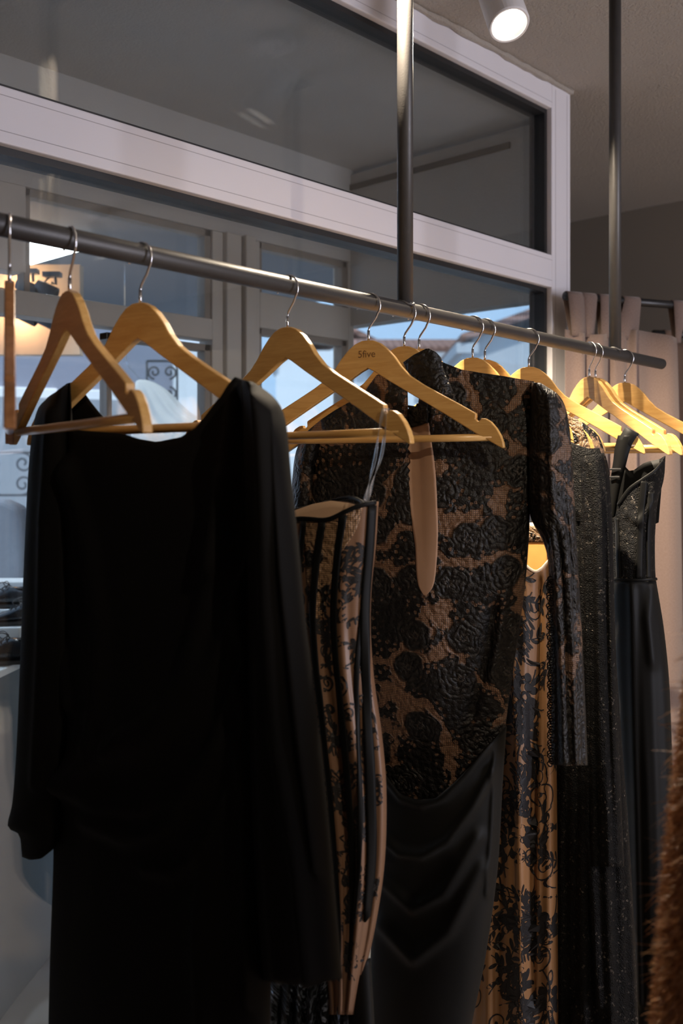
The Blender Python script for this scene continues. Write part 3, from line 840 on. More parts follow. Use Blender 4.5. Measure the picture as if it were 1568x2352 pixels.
def make_hanger():
    r = empty('wooden_hanger')
    b = bmesh.new()
    prof = hanger_profile()
    # body as strip pairs so that the board is a clean closed solid
    th = 0.0056
    fr_ = [b.verts.new((p.x, -th, p.y)) for p in prof]; bk = [b.verts.new((p.x, th, p.y)) for p in prof]
    n = len(prof)
    f1 = b.faces.new(fr_); f2 = b.faces.new(bk[::-1])
    for i in range(n):
        b.faces.new((fr_[i], bk[i], bk[(i + 1) % n], fr_[(i + 1) % n]))
    body = obj('hanger_body', b, M['wood'], r, bevel=0.0022, seg=3)
    obj('trouser_bar', tube_bm([(-0.207, 0, -0.2235), (-0.1, 0, -0.2240), (0.1, 0, -0.2240), (0.207, 0, -0.2235)], 0.0058, 16), M['wood'], r, smooth=True)
    # hook: stem, slanted neck, arc over the rail
    R = 0.0205; cz = -0.0058; wr = 0.0017
    pts = [Vector((0, 0, -0.075)), Vector((0, 0, -0.046)), Vector((0.002, 0, -0.040)), Vector((0.0125, 0, -0.0262))]
    for k in range(26):
        a = math.radians(-38 + k * 9.2)
        pts.append(Vector((R * math.cos(a), 0, cz + R * math.sin(a))))
    obj('hook', tube_bm(pts, wr, 10), M['chrome'], r, smooth=True)
    sl = tube_bm([(0, 0, -0.066), (0, 0, -0.046)], 0.0023, 10)
    obj('ferrule', sl, M['chrome'], r, smooth=True)
    return r
def frame_of(px, phi):
    C = rail_at(px); ph = math.radians(phi)
    e = RT * math.cos(ph) - FW * math.sin(ph)
    return C, e, math.atan2(e.y, e.x)
HG = 'wooden hangers on the rail'
HANGERS = [
    (22, 71.6, 'reddish wooden hanger turned edge-on, empty, at the near end of the rail'),
    (160, 55.0, 'empty wooden hanger second from the near end, between the edge-on one and the black dress'),
    (322, 36.0, 'wooden hanger carrying the plain black draped dress'),
    (660, 39.0, 'wooden hanger with clear plastic straps looped from its notch'),
    (846, 23.5, 'wooden hanger with a small printed mark below its hook'),
    (928, 24.0, 'wooden hanger inside the rose lace dress, its notched arm bare'),
    (962, 27.0, 'wooden hanger hidden by the lace collar, only its hook standing free'),
    (1085, 25.0, 'wooden hanger just past the second steel post carrying the tan lace gown'),
    (1113, 27.0, 'wooden hanger carrying the black sequin dress with sheer tan shoulder'),
    (1214, 20.0, 'wooden hanger with the wide black strap of the bustier dress around its arm'),
    (1353, 58.5, 'empty wooden hanger, front one of the brightly lit twisted pair'),
    (1367, 53.0, 'empty wooden hanger, rear one of the brightly lit twisted pair'),
    (1434, 30.0, 'empty wooden hanger last at the free end of the rail, before the curtain'),
]
proto = make_hanger()
hang = []
for i, (px, phi, lab) in enumerate(HANGERS):
    C, e, rz = frame_of(px, phi)
    if i == 0:
        h = proto
    else:
        h = proto.copy(); COL.objects.link(h)
        for ch in list(proto.children):
            c = ch.copy(); COL.objects.link(c); c.parent = h
    h.location = C; h.rotation_euler = (0, 0, rz)
    tag(h, lab, 'hanger', HG)
    hang.append(h)
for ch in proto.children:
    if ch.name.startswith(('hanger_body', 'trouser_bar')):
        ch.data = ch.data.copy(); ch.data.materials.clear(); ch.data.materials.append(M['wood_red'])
# printed mark on the fifth hanger
cu = bpy.data.curves.new('printed_logo', 'FONT'); cu.body = '5five'; cu.size = 0.0165; cu.align_x = 'CENTER'; cu.extrude = 0.0001
to = bpy.data.objects.new('t', cu); COL.objects.link(to)
me = bpy.data.meshes.new_from_object(to.evaluated_get(bpy.context.evaluated_depsgraph_get()))
bpy.data.objects.remove(to)
lg = link('printed_logo', me, m_plain('burnt_print', (0.16, 0.075, 0.022), 0.7), hang[4])
lg.rotation_euler = (math.radians(90), 0, 0); lg.location = (-0.001, -0.0058, -0.0905)

# ------------------------------------------------------------------ garments
def resample(pts, us):
    L = [0.0]
    for i in range(1, len(pts)):
        L.append(L[-1] + (pts[i] - pts[i - 1]).length)
    out = []
    for u in us:
        d = u * L[-1]
        k = 0
        while k < len(pts) - 2 and L[k + 1] < d: k += 1
        s = (d - L[k]) / max(L[k + 1] - L[k], 1e-9)
        out.append(pts[k].lerp(pts[k + 1], min(max(s, 0), 1)))
    return out
class Panel:
    """a tube of cloth hanging in the plane of a hanger: front and back sheet meeting at both sides"""
    def __init__(s, hpx, phi, L, R, T=None, B=None, T2=None, bulge=0.05, off=0.0, nu=44, nv=70, ridges=(), pleats=(0, 0, 0), back=0.8, shift=0.0):
        s.C, s.e, s.rz = frame_of(hpx, phi)
        s.away = Vector((-s.e.y, s.e.x, 0))
        s.C = s.C + s.away * (-shift)
        T = T or [L[0], R[0]]; B = B or [L[-1], R[-1]]
        s.nu, s.nv, s.bulge, s.off = nu, nv, bulge, off
        s.ridges, s.pleats, s.back = ridges, pleats, back
        s.us = [0.5 - 0.5 * math.cos(math.pi * i / nu) for i in range(nu + 1)]
        s.vs = [j / nv for j in range(nv + 1)]
        loc = lambda q: s.local(q[0], q[1])
        sm = lambda P, us: resample(smooth_line([loc(q) for q in P], max(24, len(P) * 8)) if len(P) > 2 else [loc(q) for q in P], us)
        lin = lambda P, us: resample([loc(q) for q in P], us)
        s.Lp = sm(L, s.vs); s.Rp = sm(R, s.vs)
        s.Tp = lin(T, s.us); s.Bp = lin(B, s.us)
        s.T2p = lin(T2, s.us) if T2 else s.Tp
        s.F = [[s.place(i, j, 1) for i in range(nu + 1)] for j in range(nv + 1)]
        s.K = [[s.place(i, j, -1) for i in range(nu + 1)] for j in range(nv + 1)]
    def local(s, px, py):
        d = ray(px, py)
        t = (s.C - EYE).dot(s.away) / d.dot(s.away)
        p = EYE + d * t - s.C
        return Vector((p.dot(s.e), 0, p.z))
    def world(s, q):
        return s.C + s.e * q.x + s.away * q.y + UP * q.z
    def place(s, i, j, side):
        u, v = s.us[i], s.vs[j]
        T = s.Tp if side > 0 else s.T2p
        p = (s.Tp if side > 0 else s.T2p)[i] * (1 - v) + s.Bp[i] * v + s.Lp[j] * (1 - u) + s.Rp[j] * u
        p = p - (T[0] * (1 - u) * (1 - v) + T[-1] * u * (1 - v) + s.Bp[0] * (1 - u) * v + s.Bp[-1] * u * v)
        bl = s.bulge(v) if callable(s.bulge) else s.bulge
        w = math.sqrt(max(0.0, 1 - (2 * u - 1) ** 2))
        d = bl * w
        amp, fr, ph = s.pleats
        if amp:
            env = min(1.0, w * 1.3) * min(1.0, v * 2.5 + 0.1)
            d += amp * env * (math.sin(2 * math.pi * fr * u + ph + 1.3 * math.sin(3 * v)) + 0.45 * math.sin(2 * math.pi * fr * 2.3 * u + 2 * ph + 2 * v))
        def along(yy):              # slide the point along the sight line to its own depth
            W = s.world(p) - EYE
            k = yy / W.dot(s.away)
            W2 = EYE + W * (1 + k) - s.C
            return Vector((W2.dot(s.e), yy, W2.z))
        if side > 0:
            q = along(-(s.off + d))
            if s.ridges:
                X, Y = to_px(s.world(q))
                add = 0.0
                for (line, width, a) in s.ridges:
                    best = 1e9
                    for k in range(len(line) - 1):
                        ax, ay = line[k]; bx, by = line[k + 1]
                        dx, dy = bx - ax, by - ay
                        t = min(1, max(0, ((X - ax) * dx + (Y - ay) * dy) / (dx * dx + dy * dy)))
                        dd = (X - ax - t * dx) ** 2 + (Y - ay - t * dy) ** 2
                        best = min(best, dd)
                    add += a * math.exp(-best / (width * width))
                q.y -= add * min(1, w * 2)
            return q
        return along(s.back * d)
    def build(s, name, mat, parent, closed=True, thick=0.0016):
        b = bmesh.new()
        uvl = b.loops.layers.uv.new('UVMap')
        def grid(Gd):
            V = [[b.verts.new(q) for q in row] for row in Gd]
            for j in range(s.nv):
                for i in range(s.nu):
                    f = b.faces.new((V[j][i], V[j][i + 1], V[j + 1][i + 1], V[j + 1][i]))
                    for l, (jj, ii) in zip(f.loops, ((j, i), (j, i + 1), (j + 1, i + 1), (j + 1, i))):
                        q = Gd[jj][ii]
                        l[uvl].uv = (s.arc[jj][ii], q.z)
        s.arc = []
        for j in range(s.nv + 1):
            row = [0.0]
            for i in range(1, s.nu + 1):
                a, c = s.F[j][i - 1], s.F[j][i]
                row.append(row[-1] + math.hypot(c.x - a.x, c.y - a.y))
            mid = row[s.nu // 2]; x0 = s.F[j][s.nu // 2].x
            s.arc.append([x - mid + x0 for x in row])
        grid(s.F)
        if closed:
            grid(s.K)
            bmesh.ops.remove_doubles(b, verts=b.verts[:], dist=1e-5)
        me = bpy.data.meshes.new(name)
        bmesh.ops.recalc_face_normals(b, faces=b.faces[:])
        b.to_mesh(me); b.free()
        o = link(name, me, mat, parent, True)
        if thick:
            so = o.modifiers.new('cloth', 'SOLIDIFY'); so.thickness = thick; so.offset = 0
        return o
    def uv_at(s, px, py):
        best, bi = 1e18, None
        for j in range(0, s.nv + 1, 2):
            for i in range(0, s.nu + 1, 2):
                X, Y = to_px(s.world(s.F[j][i]))
                d = (X - px) ** 2 + (Y - py) ** 2
                if d < best: best, bi = d, (i, j)
        fi, fj = float(bi[0]), float(bi[1])
        st = 1.0
        while st > 0.02:
            moved = False
            for di, dj in ((st, 0), (-st, 0), (0, st), (0, -st)):
                a, c = min(max(fi + di, 0), s.nu), min(max(fj + dj, 0), s.nv)
                X, Y = to_px(s.world(s.bi(a, c)))
                d = (X - px) ** 2 + (Y - py) ** 2
                if d < best - 1e-9: best, fi, fj, moved = d, a, c, True
            if not moved: st *= 0.5
        return fi, fj
    def bi(s, fi, fj):
        i = min(int(fi), s.nu - 1); j = min(int(fj), s.nv - 1)
        a, c = fi - i, fj - j
        G_ = s.F
        return (G_[j][i] * (1 - a) + G_[j][i + 1] * a) * (1 - c) + (G_[j + 1][i] * (1 - a) + G_[j + 1][i + 1] * a) * c
    def nrm(s, fi, fj):
        e = 0.6
        a = s.bi(min(fi + e, s.nu), fj) - s.bi(max(fi - e, 0), fj)
        c = s.bi(fi, min(fj + e, s.nv)) - s.bi(fi, max(fj - e, 0))
        n = a.cross(c)
        if n.length < 1e-12: return Vector((0, -1, 0))
        n.normalize()
        return n if n.y < 0 else -n
    def at_px(s, px, py, lift=0.0):
        f = s.uv_at(px, py)
        return s.bi(*f) + s.nrm(*f) * lift
    def ribbon(s, name, line, width, mat, parent, lift=0.0015, n=40, thick=0.0008):
        """a strip lying on the front sheet along a line; width in metres (one or a list)"""
        pts = smooth_line([Vector((a, b_, 0)) for a, b_ in line], n)
        b = bmesh.new()
        uvl = b.loops.layers.uv.new('UVMap')
        uvs = [s.uv_at(p.x, p.y) for p in pts]
        P = [s.bi(*f) for f in uvs]; N = [s.nrm(*f) for f in uvs]
        rows = []
        for i in range(n):
            t = (P[min(i + 1, n - 1)] - P[max(i - 1, 0)]).normalized()
            sd = t.cross(N[i]).normalized()
            w = width if not isinstance(width, (list, tuple)) else width[0] + (width[1] - width[0]) * i / (n - 1)
            rows.append([b.verts.new(P[i] + N[i] * (lift + thick * (1 - abs(k) ** 2)) + sd * (w / 2 * k)) for k in (-1, -0.5, 0, 0.5, 1)])
        for i in range(n - 1):
            for k in range(4):
                f = b.faces.new((rows[i][k], rows[i][k + 1], rows[i + 1][k + 1], rows[i + 1][k]))
                for l in f.loops:
                    l[uvl].uv = (l.vert.co.x, l.vert.co.z)
        o = obj(name, b, mat, parent, True)
        so = o.modifiers.new('cloth', 'SOLIDIFY'); so.thickness = 0.001; so.offset = 0
        return o
    def patch(s, name, poly, mat, parent, lift=0.0015, n=24, m=40):
        """a filled piece lying on the front sheet: poly = (left line, right line) in picture rows"""
        A = smooth_line([Vector((a, b_, 0)) for a, b_ in poly[0]], m); Bq = smooth_line([Vector((a, b_, 0)) for a, b_ in poly[1]], m)
        b = bmesh.new()
        uvl = b.loops.layers.uv.new('UVMap')
        rows = []
        for j in range(m):
            row = []
            for i in range(n + 1):
                q = A[j].lerp(Bq[j], i / n)
                row.append(b.verts.new(s.at_px(q.x, q.y, lift)))
            rows.append(row)
        for j in range(m - 1):
            for i in range(n):
                f = b.faces.new((rows[j][i], rows[j][i + 1], rows[j + 1][i + 1], rows[j + 1][i]))
                for l in f.loops:
                    l[uvl].uv = (l.vert.co.x, l.vert.co.z)
        bmesh.ops.remove_doubles(b, verts=b.verts[:], dist=1e-5)
        o = obj(name, b, mat, parent, True)
        so = o.modifiers.new('cloth', 'SOLIDIFY'); so.thickness = 0.0008; so.offset = 0
        return o

def garment(name, hpx, phi, label, shift=0.0):
    C, e, rz = frame_of(hpx, phi)
    away = Vector((-e.y, e.x, 0))
    r = empty(name, C - away * shift, rz)
    return tag(r, label, 'dress')

# --- 1: the plain black draped dress
D1 = (322, 36.0)
d1 = garment('draped_dress', *D1, 'plain black long-sleeved dress with wide scooped neck and draped waist')
T1 = [(112, 915), (138, 893), (160, 877), (163, 930), (160, 986), (205, 990), (280, 995), (330, 1012), (372, 1018), (410, 1010), (450, 982), (487, 940), (515, 900), (540, 866), (558, 872), (575, 880)]
T1b = [(112, 915), (138, 893), (162, 877), (190, 897), (207, 922), (228, 948), (262, 985), (300, 1005), (360, 1015), (420, 1003), (465, 965), (505, 912), (540, 866), (575, 880)]
rid = [([(300, 1690), (380, 1640), (440, 1540), (500, 1330), (540, 1100)], 26, 0.016), ([(140, 1795), (230, 1740), (330, 1715), (430, 1640), (520, 1500), (580, 1350)], 34, 0.018),
       ([(150, 1800), (240, 1850), (330, 1858), (420, 1820), (500, 1720), (560, 1560)], 22, 0.014), ([(200, 1880), (290, 1920), (370, 1905), (450, 1830), (540, 1690)], 20, 0.012),
       ([(340, 1990), (400, 2000), (450, 1970), (520, 1850), (570, 1700)], 18, 0.010), ([(165, 1080), (205, 1250), (232, 1430), (225, 1600), (210, 1710)], 16, 0.012),
       ([(158, 1060), (142, 1250), (140, 1450), (165, 1620)], 14, 0.012), ([(548, 900), (520, 1100), (500, 1300)], 20, 0.010), ([(590, 930), (585, 1200), (575, 1500), (572, 1900), (580, 2300)], 16, 0.014),
       ([(480, 1950), (460, 2150), (470, 2352)], 20, 0.010), ([(240, 1650), (270, 1720), (300, 1690)], 18, 0.008)]
body1 = Panel(*D1, L=[(112, 915), (104, 1100), (108, 1400), (120, 1750), (124, 1950), (116, 2200), (110, 2470)], R=[(575, 880), (612, 1050), (625, 1300), (630, 1600), (628, 1900), (622, 2200), (618, 2470)],
              T=T1, T2=T1b, bulge=lambda v: 0.045 + 0.03 * v, nu=70, nv=100, ridges=rid)
body1.build('dress_body', M['black_jersey'], d1)
sl1 = Panel(*D1, L=[(112, 912), (84, 950), (68, 1060), (58, 1250), (50, 1450), (40, 1700), (30, 1840), (19, 1897), (45, 1917), (52, 1968)], R=[(160, 880), (166, 1000), (170, 1200), (172, 1450), (165, 1700), (150, 1850), (135, 1935)],
            B=[(52, 1968), (70, 1975), (95, 1972), (118, 1953), (135, 1935)], bulge=0.045, nu=26, nv=80, off=0.004, ridges=[([(120, 950), (105, 1200), (100, 1500), (85, 1800)], 14, 0.008)])
sl1.build('sleeve', M['black_jersey'], d1)
sr1 = Panel(*D1, L=[(556, 872), (560, 1000), (565, 1250), (568, 1550), (575, 1850), (592, 2100), (606, 2252)], R=[(580, 878), (632, 918), (655, 972), (668, 1100), (684, 1250), (700, 1420), (722, 1600), (745, 1800), (765, 2020), (785, 2248)],
            B=[(606, 2252), (680, 2262), (730, 2258), (785, 2248)], bulge=0.05, nu=34, nv=80, off=0.012, shift=0.012, ridges=[([(598, 900), (612, 1100), (618, 1400), (640, 1700), (690, 2000), (715, 2250)], 16, 0.014), ([(640, 950), (655, 1300), (690, 1650), (735, 2000)], 12, 0.010), ([(600, 1500), (615, 1900), (640, 2240)], 12, 0.012)])
sr1.build('sleeve', M['black_jersey'], d1).location = Vector((0, -0.012, 0))

# --- 2: corset dress with clear straps
D2 = (660, 39.0)
d2 = garment('corset_dress', *D2, 'tan corset dress with black lace and black boning, hung by clear straps')
T2f = [(560, 1215), (620, 1205), (690, 1190), (716, 1192), (742, 1193), (765, 1188), (790, 1176), (812, 1166), (830, 1160), (850, 1151), (868, 1152)]
T2k = [(560, 1200), (620, 1185), (680, 1163), (720, 1150), (760, 1144), (800, 1150), (838, 1162), (868, 1152)]
body2 = Panel(*D2, L=[(560, 1215), (575, 1400), (620, 1700), (680, 2000), (730, 2260), (740, 2330)], R=[(868, 1152), (862, 1250), (852, 1350), (850, 1450), (858, 1560), (876, 1690), (886, 1820), (882, 1980), (862, 2120), (838, 2230), (818, 2330)],
              T=T2f, T2=T2k, bulge=lambda v: 0.055 * (1 - 0.25 * v), nu=56, nv=90, pleats=(0.004, 4, 0.4))
body2.build('corset_body', M['tan_corset'], d2)
cl_ = body2.patch('lace_cup', ([(690, 1195), (700, 1260), (705, 1330), (712, 1420)], [(832, 1165), (818, 1215), (770, 1300), (745, 1420)]), M['corded_lace'], d2, 0.001)
for line, w in (([(742, 1196), (728, 1290), (720, 1400), (726, 1520), (740, 1640), (762, 1850), (780, 2100), (780, 2250)], 0.011), ([(790, 1182), (776, 1280), (768, 1400), (772, 1500), (784, 1620), (800, 1800), (812, 2000), (806, 2200)], 0.011),
                ([(853, 1160), (847, 1260), (838, 1380), (838, 1500), (843, 1640), (850, 1800), (852, 1960), (840, 2110), (822, 2230)], 0.014), ([(700, 1196), (690, 1300), (686, 1420), (695, 1600), (715, 1800), (750, 2100)], 0.010),
                ([(832, 1400), (820, 1520), (820, 1680), (826, 1850), (826, 1980), (816, 2120)], 0.007)):
    body2.ribbon('boning', line, w, M['black_satin'], d2, 0.002)
body2.ribbon('neck_trim', [(640, 1202), (690, 1191), (742, 1194), (766, 1189), (792, 1176), (815, 1165), (832, 1159), (866, 1153)], 0.006, M['black_satin'], d2, 0.0025)
# back edge with its trim, seen over the front
bk = bmesh.new()
ln = smooth_line([body2.local(a, b_) + Vector((0, 0.05 * math.sin(math.pi * k / 6), 0)) for k, (a, b_) in enumerate([(600, 1190), (640, 1176), (680, 1163), (720, 1150), (760, 1144), (800, 1150), (838, 1162)])], 30)
tube_bm(ln, 0.003, 8, bk)
obj('back_trim', bk, M['black_satin'], d2, smooth=True)
nl = Panel(*D2, L=[(600, 1200), (600, 1320)], R=[(852, 1160), (848, 1300)], T=[(600, 1194), (640, 1180), (680, 1167), (720, 1154), (760, 1148), (800, 1154), (838, 1166), (852, 1160)], bulge=0.001, back=0.1, nu=30, nv=10, shift=-0.025)
nlo = nl.build('inner_lining', M['nude_lit'], d2, closed=False); nlo.location = (0, 0.025, 0)
# clear straps from the notch of the hanger
for k, (dx, r0) in enumerate(((0, 0.0), (9, 0.3))):
    sp_ = [body2.local(892 + dx * 0.3, 938), body2.local(880 + dx, 995), body2.local(872 + dx * 0.9, 1050), body2.local(860 + dx * 0.3, 1100), body2.local(848, 1152)]
    c_ = smooth_line(sp_, 30)
    b = bmesh.new(); rows = []
    for i, p in enumerate(c_):
        a_ = math.radians(30 + 140 * math.sin(i / 29 * 3 + r0))
        w = 0.0032
        dv = Vector((math.cos(a_) * w, math.sin(a_) * w, 0))
        p = p + Vector((0, -0.010 + 0.004 * k, 0))
        rows.append((b.verts.new(p - dv), b.verts.new(p + dv)))
    for i in range(29):
        b.faces.new((rows[i][0], rows[i][1], rows[i + 1][1], rows[i + 1][0]))
    o = obj('clear_strap', b, M['clear_strap'], d2, True)
    so = o.modifiers.new('strap', 'SOLIDIFY'); so.thickness = 0.0008
hem2 = Panel(*D2, L=[(600, 2235), (596, 2480)], R=[(800, 2225), (806, 2480)], T=[(600, 2240), (650, 2250), (700, 2245), (745, 2240), (800, 2225)], bulge=0.04, nu=60, nv=30, pleats=(0.012, 7, 0.2))
hem2.build('sequin_hem', M['sequin_blue'], d2)
low2 = Panel(*D2, L=[(790, 2235), (800, 2480)], R=[(850, 2200), (866, 2480)], bulge=0.02, nu=16, nv=20)
low2.build('skirt_panel', M['black_velvet'], d2)

# lace motifs sewn on a sheet
def motifs(panel, name, parent, region, count, seed, scale=1.0, lift=0.0012):
    """vine curls, sprigs and flowers laid on the cloth; region = list of picture points where a motif is centred"""
    rd = random.Random(seed)
    b = bmesh.new()
    uvl = b.loops.layers.uv.new('UVMap')
    def surf(fi, fj, dx, dz):
        c0 = panel.bi(fi, fj)
        a = panel.bi(min(fi + 1, panel.nu), fj) - panel.bi(max(fi - 1, 0), fj)
        k = panel.bi(fi, min(fj + 1, panel.nv)) - panel.bi(fi, max(fj - 1, 0))
        du = max(a.length / 2, 1e-4); dv = max(k.length / 2, 1e-4)
        x, y = fi + dx / du, fj - dz / dv
        if x < 0.3 or x > panel.nu - 0.3 or y < 0 or y > panel.nv: return None
        return panel.bi(x, y) + panel.nrm(x, y) * lift
    def stroke(fi, fj, pts, w0, w1):
        prev = None
        n = len(pts)
        for i in range(n):
            a = pts[max(i - 1, 0)]; c = pts[min(i + 1, n - 1)]
            t = Vector((c[0] - a[0], c[1] - a[1])); t.normalize()
            w = w0 + (w1 - w0) * i / (n - 1)
            l = surf(fi, fj, pts[i][0] - t.y * w, pts[i][1] + t.x * w); r = surf(fi, fj, pts[i][0] + t.y * w, pts[i][1] - t.x * w)
            if l is None or r is None: prev = None; continue
            cur = (b.verts.new(l), b.verts.new(r))
            if prev: b.faces.new((prev[0], prev[1], cur[1], cur[0]))
            prev = cur
    def blob(fi, fj, cx, cz, rx, rz_, ang, lob=0):
        vs = []
        for k in range(14):
            a = 2 * math.pi * k / 14
            m = 1 + (0.22 * math.sin(lob * a) if lob else 0)
            x, z = rx * m * math.cos(a), rz_ * m * math.sin(a)
            p = surf(fi, fj, cx + x * math.cos(ang) - z * math.sin(ang), cz + x * math.sin(ang) + z * math.cos(ang))
            if p is None: return
            vs.append(b.verts.new(p))
        b.faces.new(vs)
    for (px, py) in region:
        fi, fj = panel.uv_at(px, py)
        kind = rd.random(); a0 = rd.uniform(0, 6.28); S = scale * rd.uniform(0.8, 1.25)
        if kind < 0.30:      # curl
            pts = []
            fl = rd.choice((-1, 1))
            for i in range(30):
                k = i / 29; rr_ = 0.019 * S * (1 - 0.8 * k); a = a0 + fl * k * 9.0
                pts.append((rr_ * math.cos(a), rr_ * math.sin(a)))
            stroke(fi, fj, pts, 0.0015, 0.0009)
            blob(fi, fj, pts[-1][0], pts[-1][1], 0.003 * S, 0.003 * S, 0)
            x0, z0 = pts[0]
            stroke(fi, fj, [(x0 + 0.022 * S * k / 8 * math.cos(a0 + fl * 1.57 * -1) + 0.004 * math.sin(k), z0 + 0.022 * S * k / 8 * math.sin(a0 - fl * 1.57)) for k in range(9)], 0.0015, 0.001)
        elif kind < 0.68:    # leafy sprig
            d = Vector((math.cos(a0), math.sin(a0)))
            pts = [(d.x * 0.05 * S * k / 12 + 0.004 * math.sin(k * 0.6), d.y * 0.05 * S * k / 12 + 0.004 * math.cos(k * 0.6)) for k in range(-6, 7)]
            stroke(fi, fj, pts, 0.0013, 0.0009)
            for k in range(0, 13, 2):
                for sgn in (-1, 1):
                    an = a0 + sgn * 0.9
                    blob(fi, fj, pts[k][0] + math.cos(an) * 0.008 * S, pts[k][1] + math.sin(an) * 0.008 * S, 0.0075 * S, 0.0026 * S, an)
        else:                # flower with leaves
            blob(fi, fj, 0, 0, 0.011 * S, 0.011 * S, a0, 5)
            for k in range(5):
                an = a0 + k * 1.2566
                blob(fi, fj, math.cos(an) * 0.013 * S, math.sin(an) * 0.013 * S, 0.0065 * S, 0.0052 * S, an)
            for k in range(4):
                an = a0 + 0.6 + k * 1.57
                blob(fi, fj, math.cos(an) * 0.026 * S, math.sin(an) * 0.026 * S, 0.009 * S, 0.003 * S, an)
                stroke(fi, fj, [(math.cos(an + 0.05 * q) * (0.012 + 0.005 * q) * S, math.sin(an + 0.05 * q) * (0.012 + 0.005 * q) * S) for q in range(6)], 0.0012, 0.0009)
    for f in b.faces:
        for l in f.loops: l[uvl].uv = (l.vert.co.x, l.vert.co.z)
    o = obj(name, b, M['lace_thread'], parent)
    so = o.modifiers.new('thread', 'SOLIDIFY'); so.thickness = 0.0007; so.offset = 0
    return o
rg = random.Random(5)
reg = []
for y in range(1260, 2230, 26):
    for k in range(3):
        reg.append((rg.uniform(690, 870), y + rg.uniform(-14, 14)))
motifs(body2, 'lace_applique', d2, reg, 0, 11, 0.62, 0.0010)

# --- 3: rose lace dress with keyhole and velvet skirt
D3 = (928, 24.0)
d3 = garment('rose_lace_dress', *D3, 'long-sleeved black rose lace dress with nude keyhole and draped velvet skirt')
T3 = [(690, 1008), (712, 985), (740, 962), (770, 942), (800, 925), (838, 900), (855, 875), (868, 858), (905, 850), (934, 872), (936, 942), (960, 938), (966, 880), (975, 825), (992, 815), (1015, 832), (1060, 849), (1100, 856), (1150, 863), (1225, 876)]
body3 = Panel(*D3, L=[(690, 1008), (694, 1100), (705, 1300), (745, 1500), (810, 1680), (850, 1800)], R=[(1225, 876), (1222, 1000), (1216, 1180), (1206, 1330), (1190, 1450), (1170, 1590), (1156, 1695)],
              T=T3, B=[(850, 1800), (900, 1835), (960, 1850), (1010, 1842), (1060, 1805), (1110, 1745), (1156, 1695)], bulge=lambda v: 0.028 + 0.05 * math.sin(math.pi * min(1, v * 1.1)), nu=80, nv=90,
              ridges=[([(1130, 1400), (1110, 1520), (1080, 1640)], 14, -0.010), ([(1165, 1330), (1150, 1450), (1130, 1560)], 10, 0.006)])
body3.build('lace_bodice', M['rose_lace'], d3)
cr = Panel(*D3, L=[(926, 832), (945, 870), (985, 930)], R=[(1012, 822), (1018, 850), (1040, 900)], T=[(926, 832), (950, 815), (982, 799), (1000, 808), (1012, 822)], bulge=0.016, off=0.020, nu=20, nv=20, shift=0.03)
cr.build('collar', M['rose_lace_dense'], d3).location = (0, -0.03, 0)
ck = body3.patch('neck_band', ([(938, 930), (940, 985)], [(985, 925), (985, 972)]), M['rose_lace_dense'], d3, 0.004, 10, 8)
body3.patch('keyhole_panel', ([(940, 984), (937, 1040), (938, 1100), (943, 1180), (954, 1250), (957, 1310), (962, 1345), (974, 1367)], [(986, 972), (994, 1030), (1001, 1090), (1005, 1170), (1006, 1230), (1002, 1300), (995, 1345), (978, 1369)]), M['nude'], d3, 0.0025, 12, 50)
sr3 = Panel(*D3, L=[(1222, 878), (1216, 1000), (1214, 1120), (1220, 1190), (1246, 1240), (1259, 1290), (1264, 1400), (1267, 1580), (1267, 1757)], R=[(1240, 880), (1285, 912), (1304, 965), (1313, 1060), (1322, 1230), (1332, 1400), (1342, 1600), (1348, 1758)],
            bulge=0.045, nu=34, nv=80, off=0.004, pleats=(0.004, 3, 0.9), ridges=[([(1262, 900), (1268, 1150), (1290, 1500), (1300, 1750)], 8, 0.010)])
sr3.build('sleeve', M['rose_lace_dense'], d3)
sl3 = Panel(*D3, L=[(692, 1008), (676, 1060), (668, 1200), (672, 1420)], R=[(735, 1015), (722, 1100), (716, 1250), (722, 1420)], bulge=0.035, nu=22, nv=40, off=0.003)
sl3.build('sleeve', M['rose_lace_dense'], d3)
ed = bmesh.new()
for k in range(70):
    y = 1330 + 425 * k / 69
    p = sr3.at_px(1268 + 4 * math.sin(k * 1.7), y, 0.001)
    ring = [(p.x + 0.004 * math.cos(2 * math.pi * q / 8) - 0.002, p.y - 0.001 + 0.0015 * math.sin(2 * math.pi * q / 8 * 2), p.z + 0.0042 * math.sin(2 * math.pi * q / 8)) for q in range(9)]
    tube_bm(ring, 0.0011, 5, ed)
obj('lace_edging', ed, M['lace_thread'], d3)
sk3 = Panel(*D3, L=[(868, 1735), (860, 2000), (850, 2250), (845, 2480)], R=[(1162, 1668), (1153, 1800), (1141, 2000), (1113, 2200), (1082, 2352), (1062, 2480)],
            T=[(868, 1735), (888, 1775), (925, 1822), (965, 1836), (1005, 1830), (1050, 1792), (1090, 1750), (1162, 1668)], bulge=lambda v: 0.066 - 0.01 * v, nu=60, nv=90, shift=0.0, off=0.008,
            ridges=[([(884, 1780), (925, 1830), (970, 1846), (1020, 1830), (1075, 1775), (1130, 1705)], 10, 0.012), ([(886, 1925), (920, 1955), (970, 1962), (1030, 1930), (1090, 1850), (1140, 1760)], 11, 0.013), ([(880, 2020), (950, 2085), (1020, 2050), (1100, 1920)], 14, 0.010),
                    ([(875, 2120), (950, 2200), (1030, 2140), (1110, 1990)], 16, 0.010), ([(1140, 1720), (1132, 1900), (1120, 2050)], 8, 0.008)])
sk3.build('velvet_skirt', M['black_velvet'], d3)

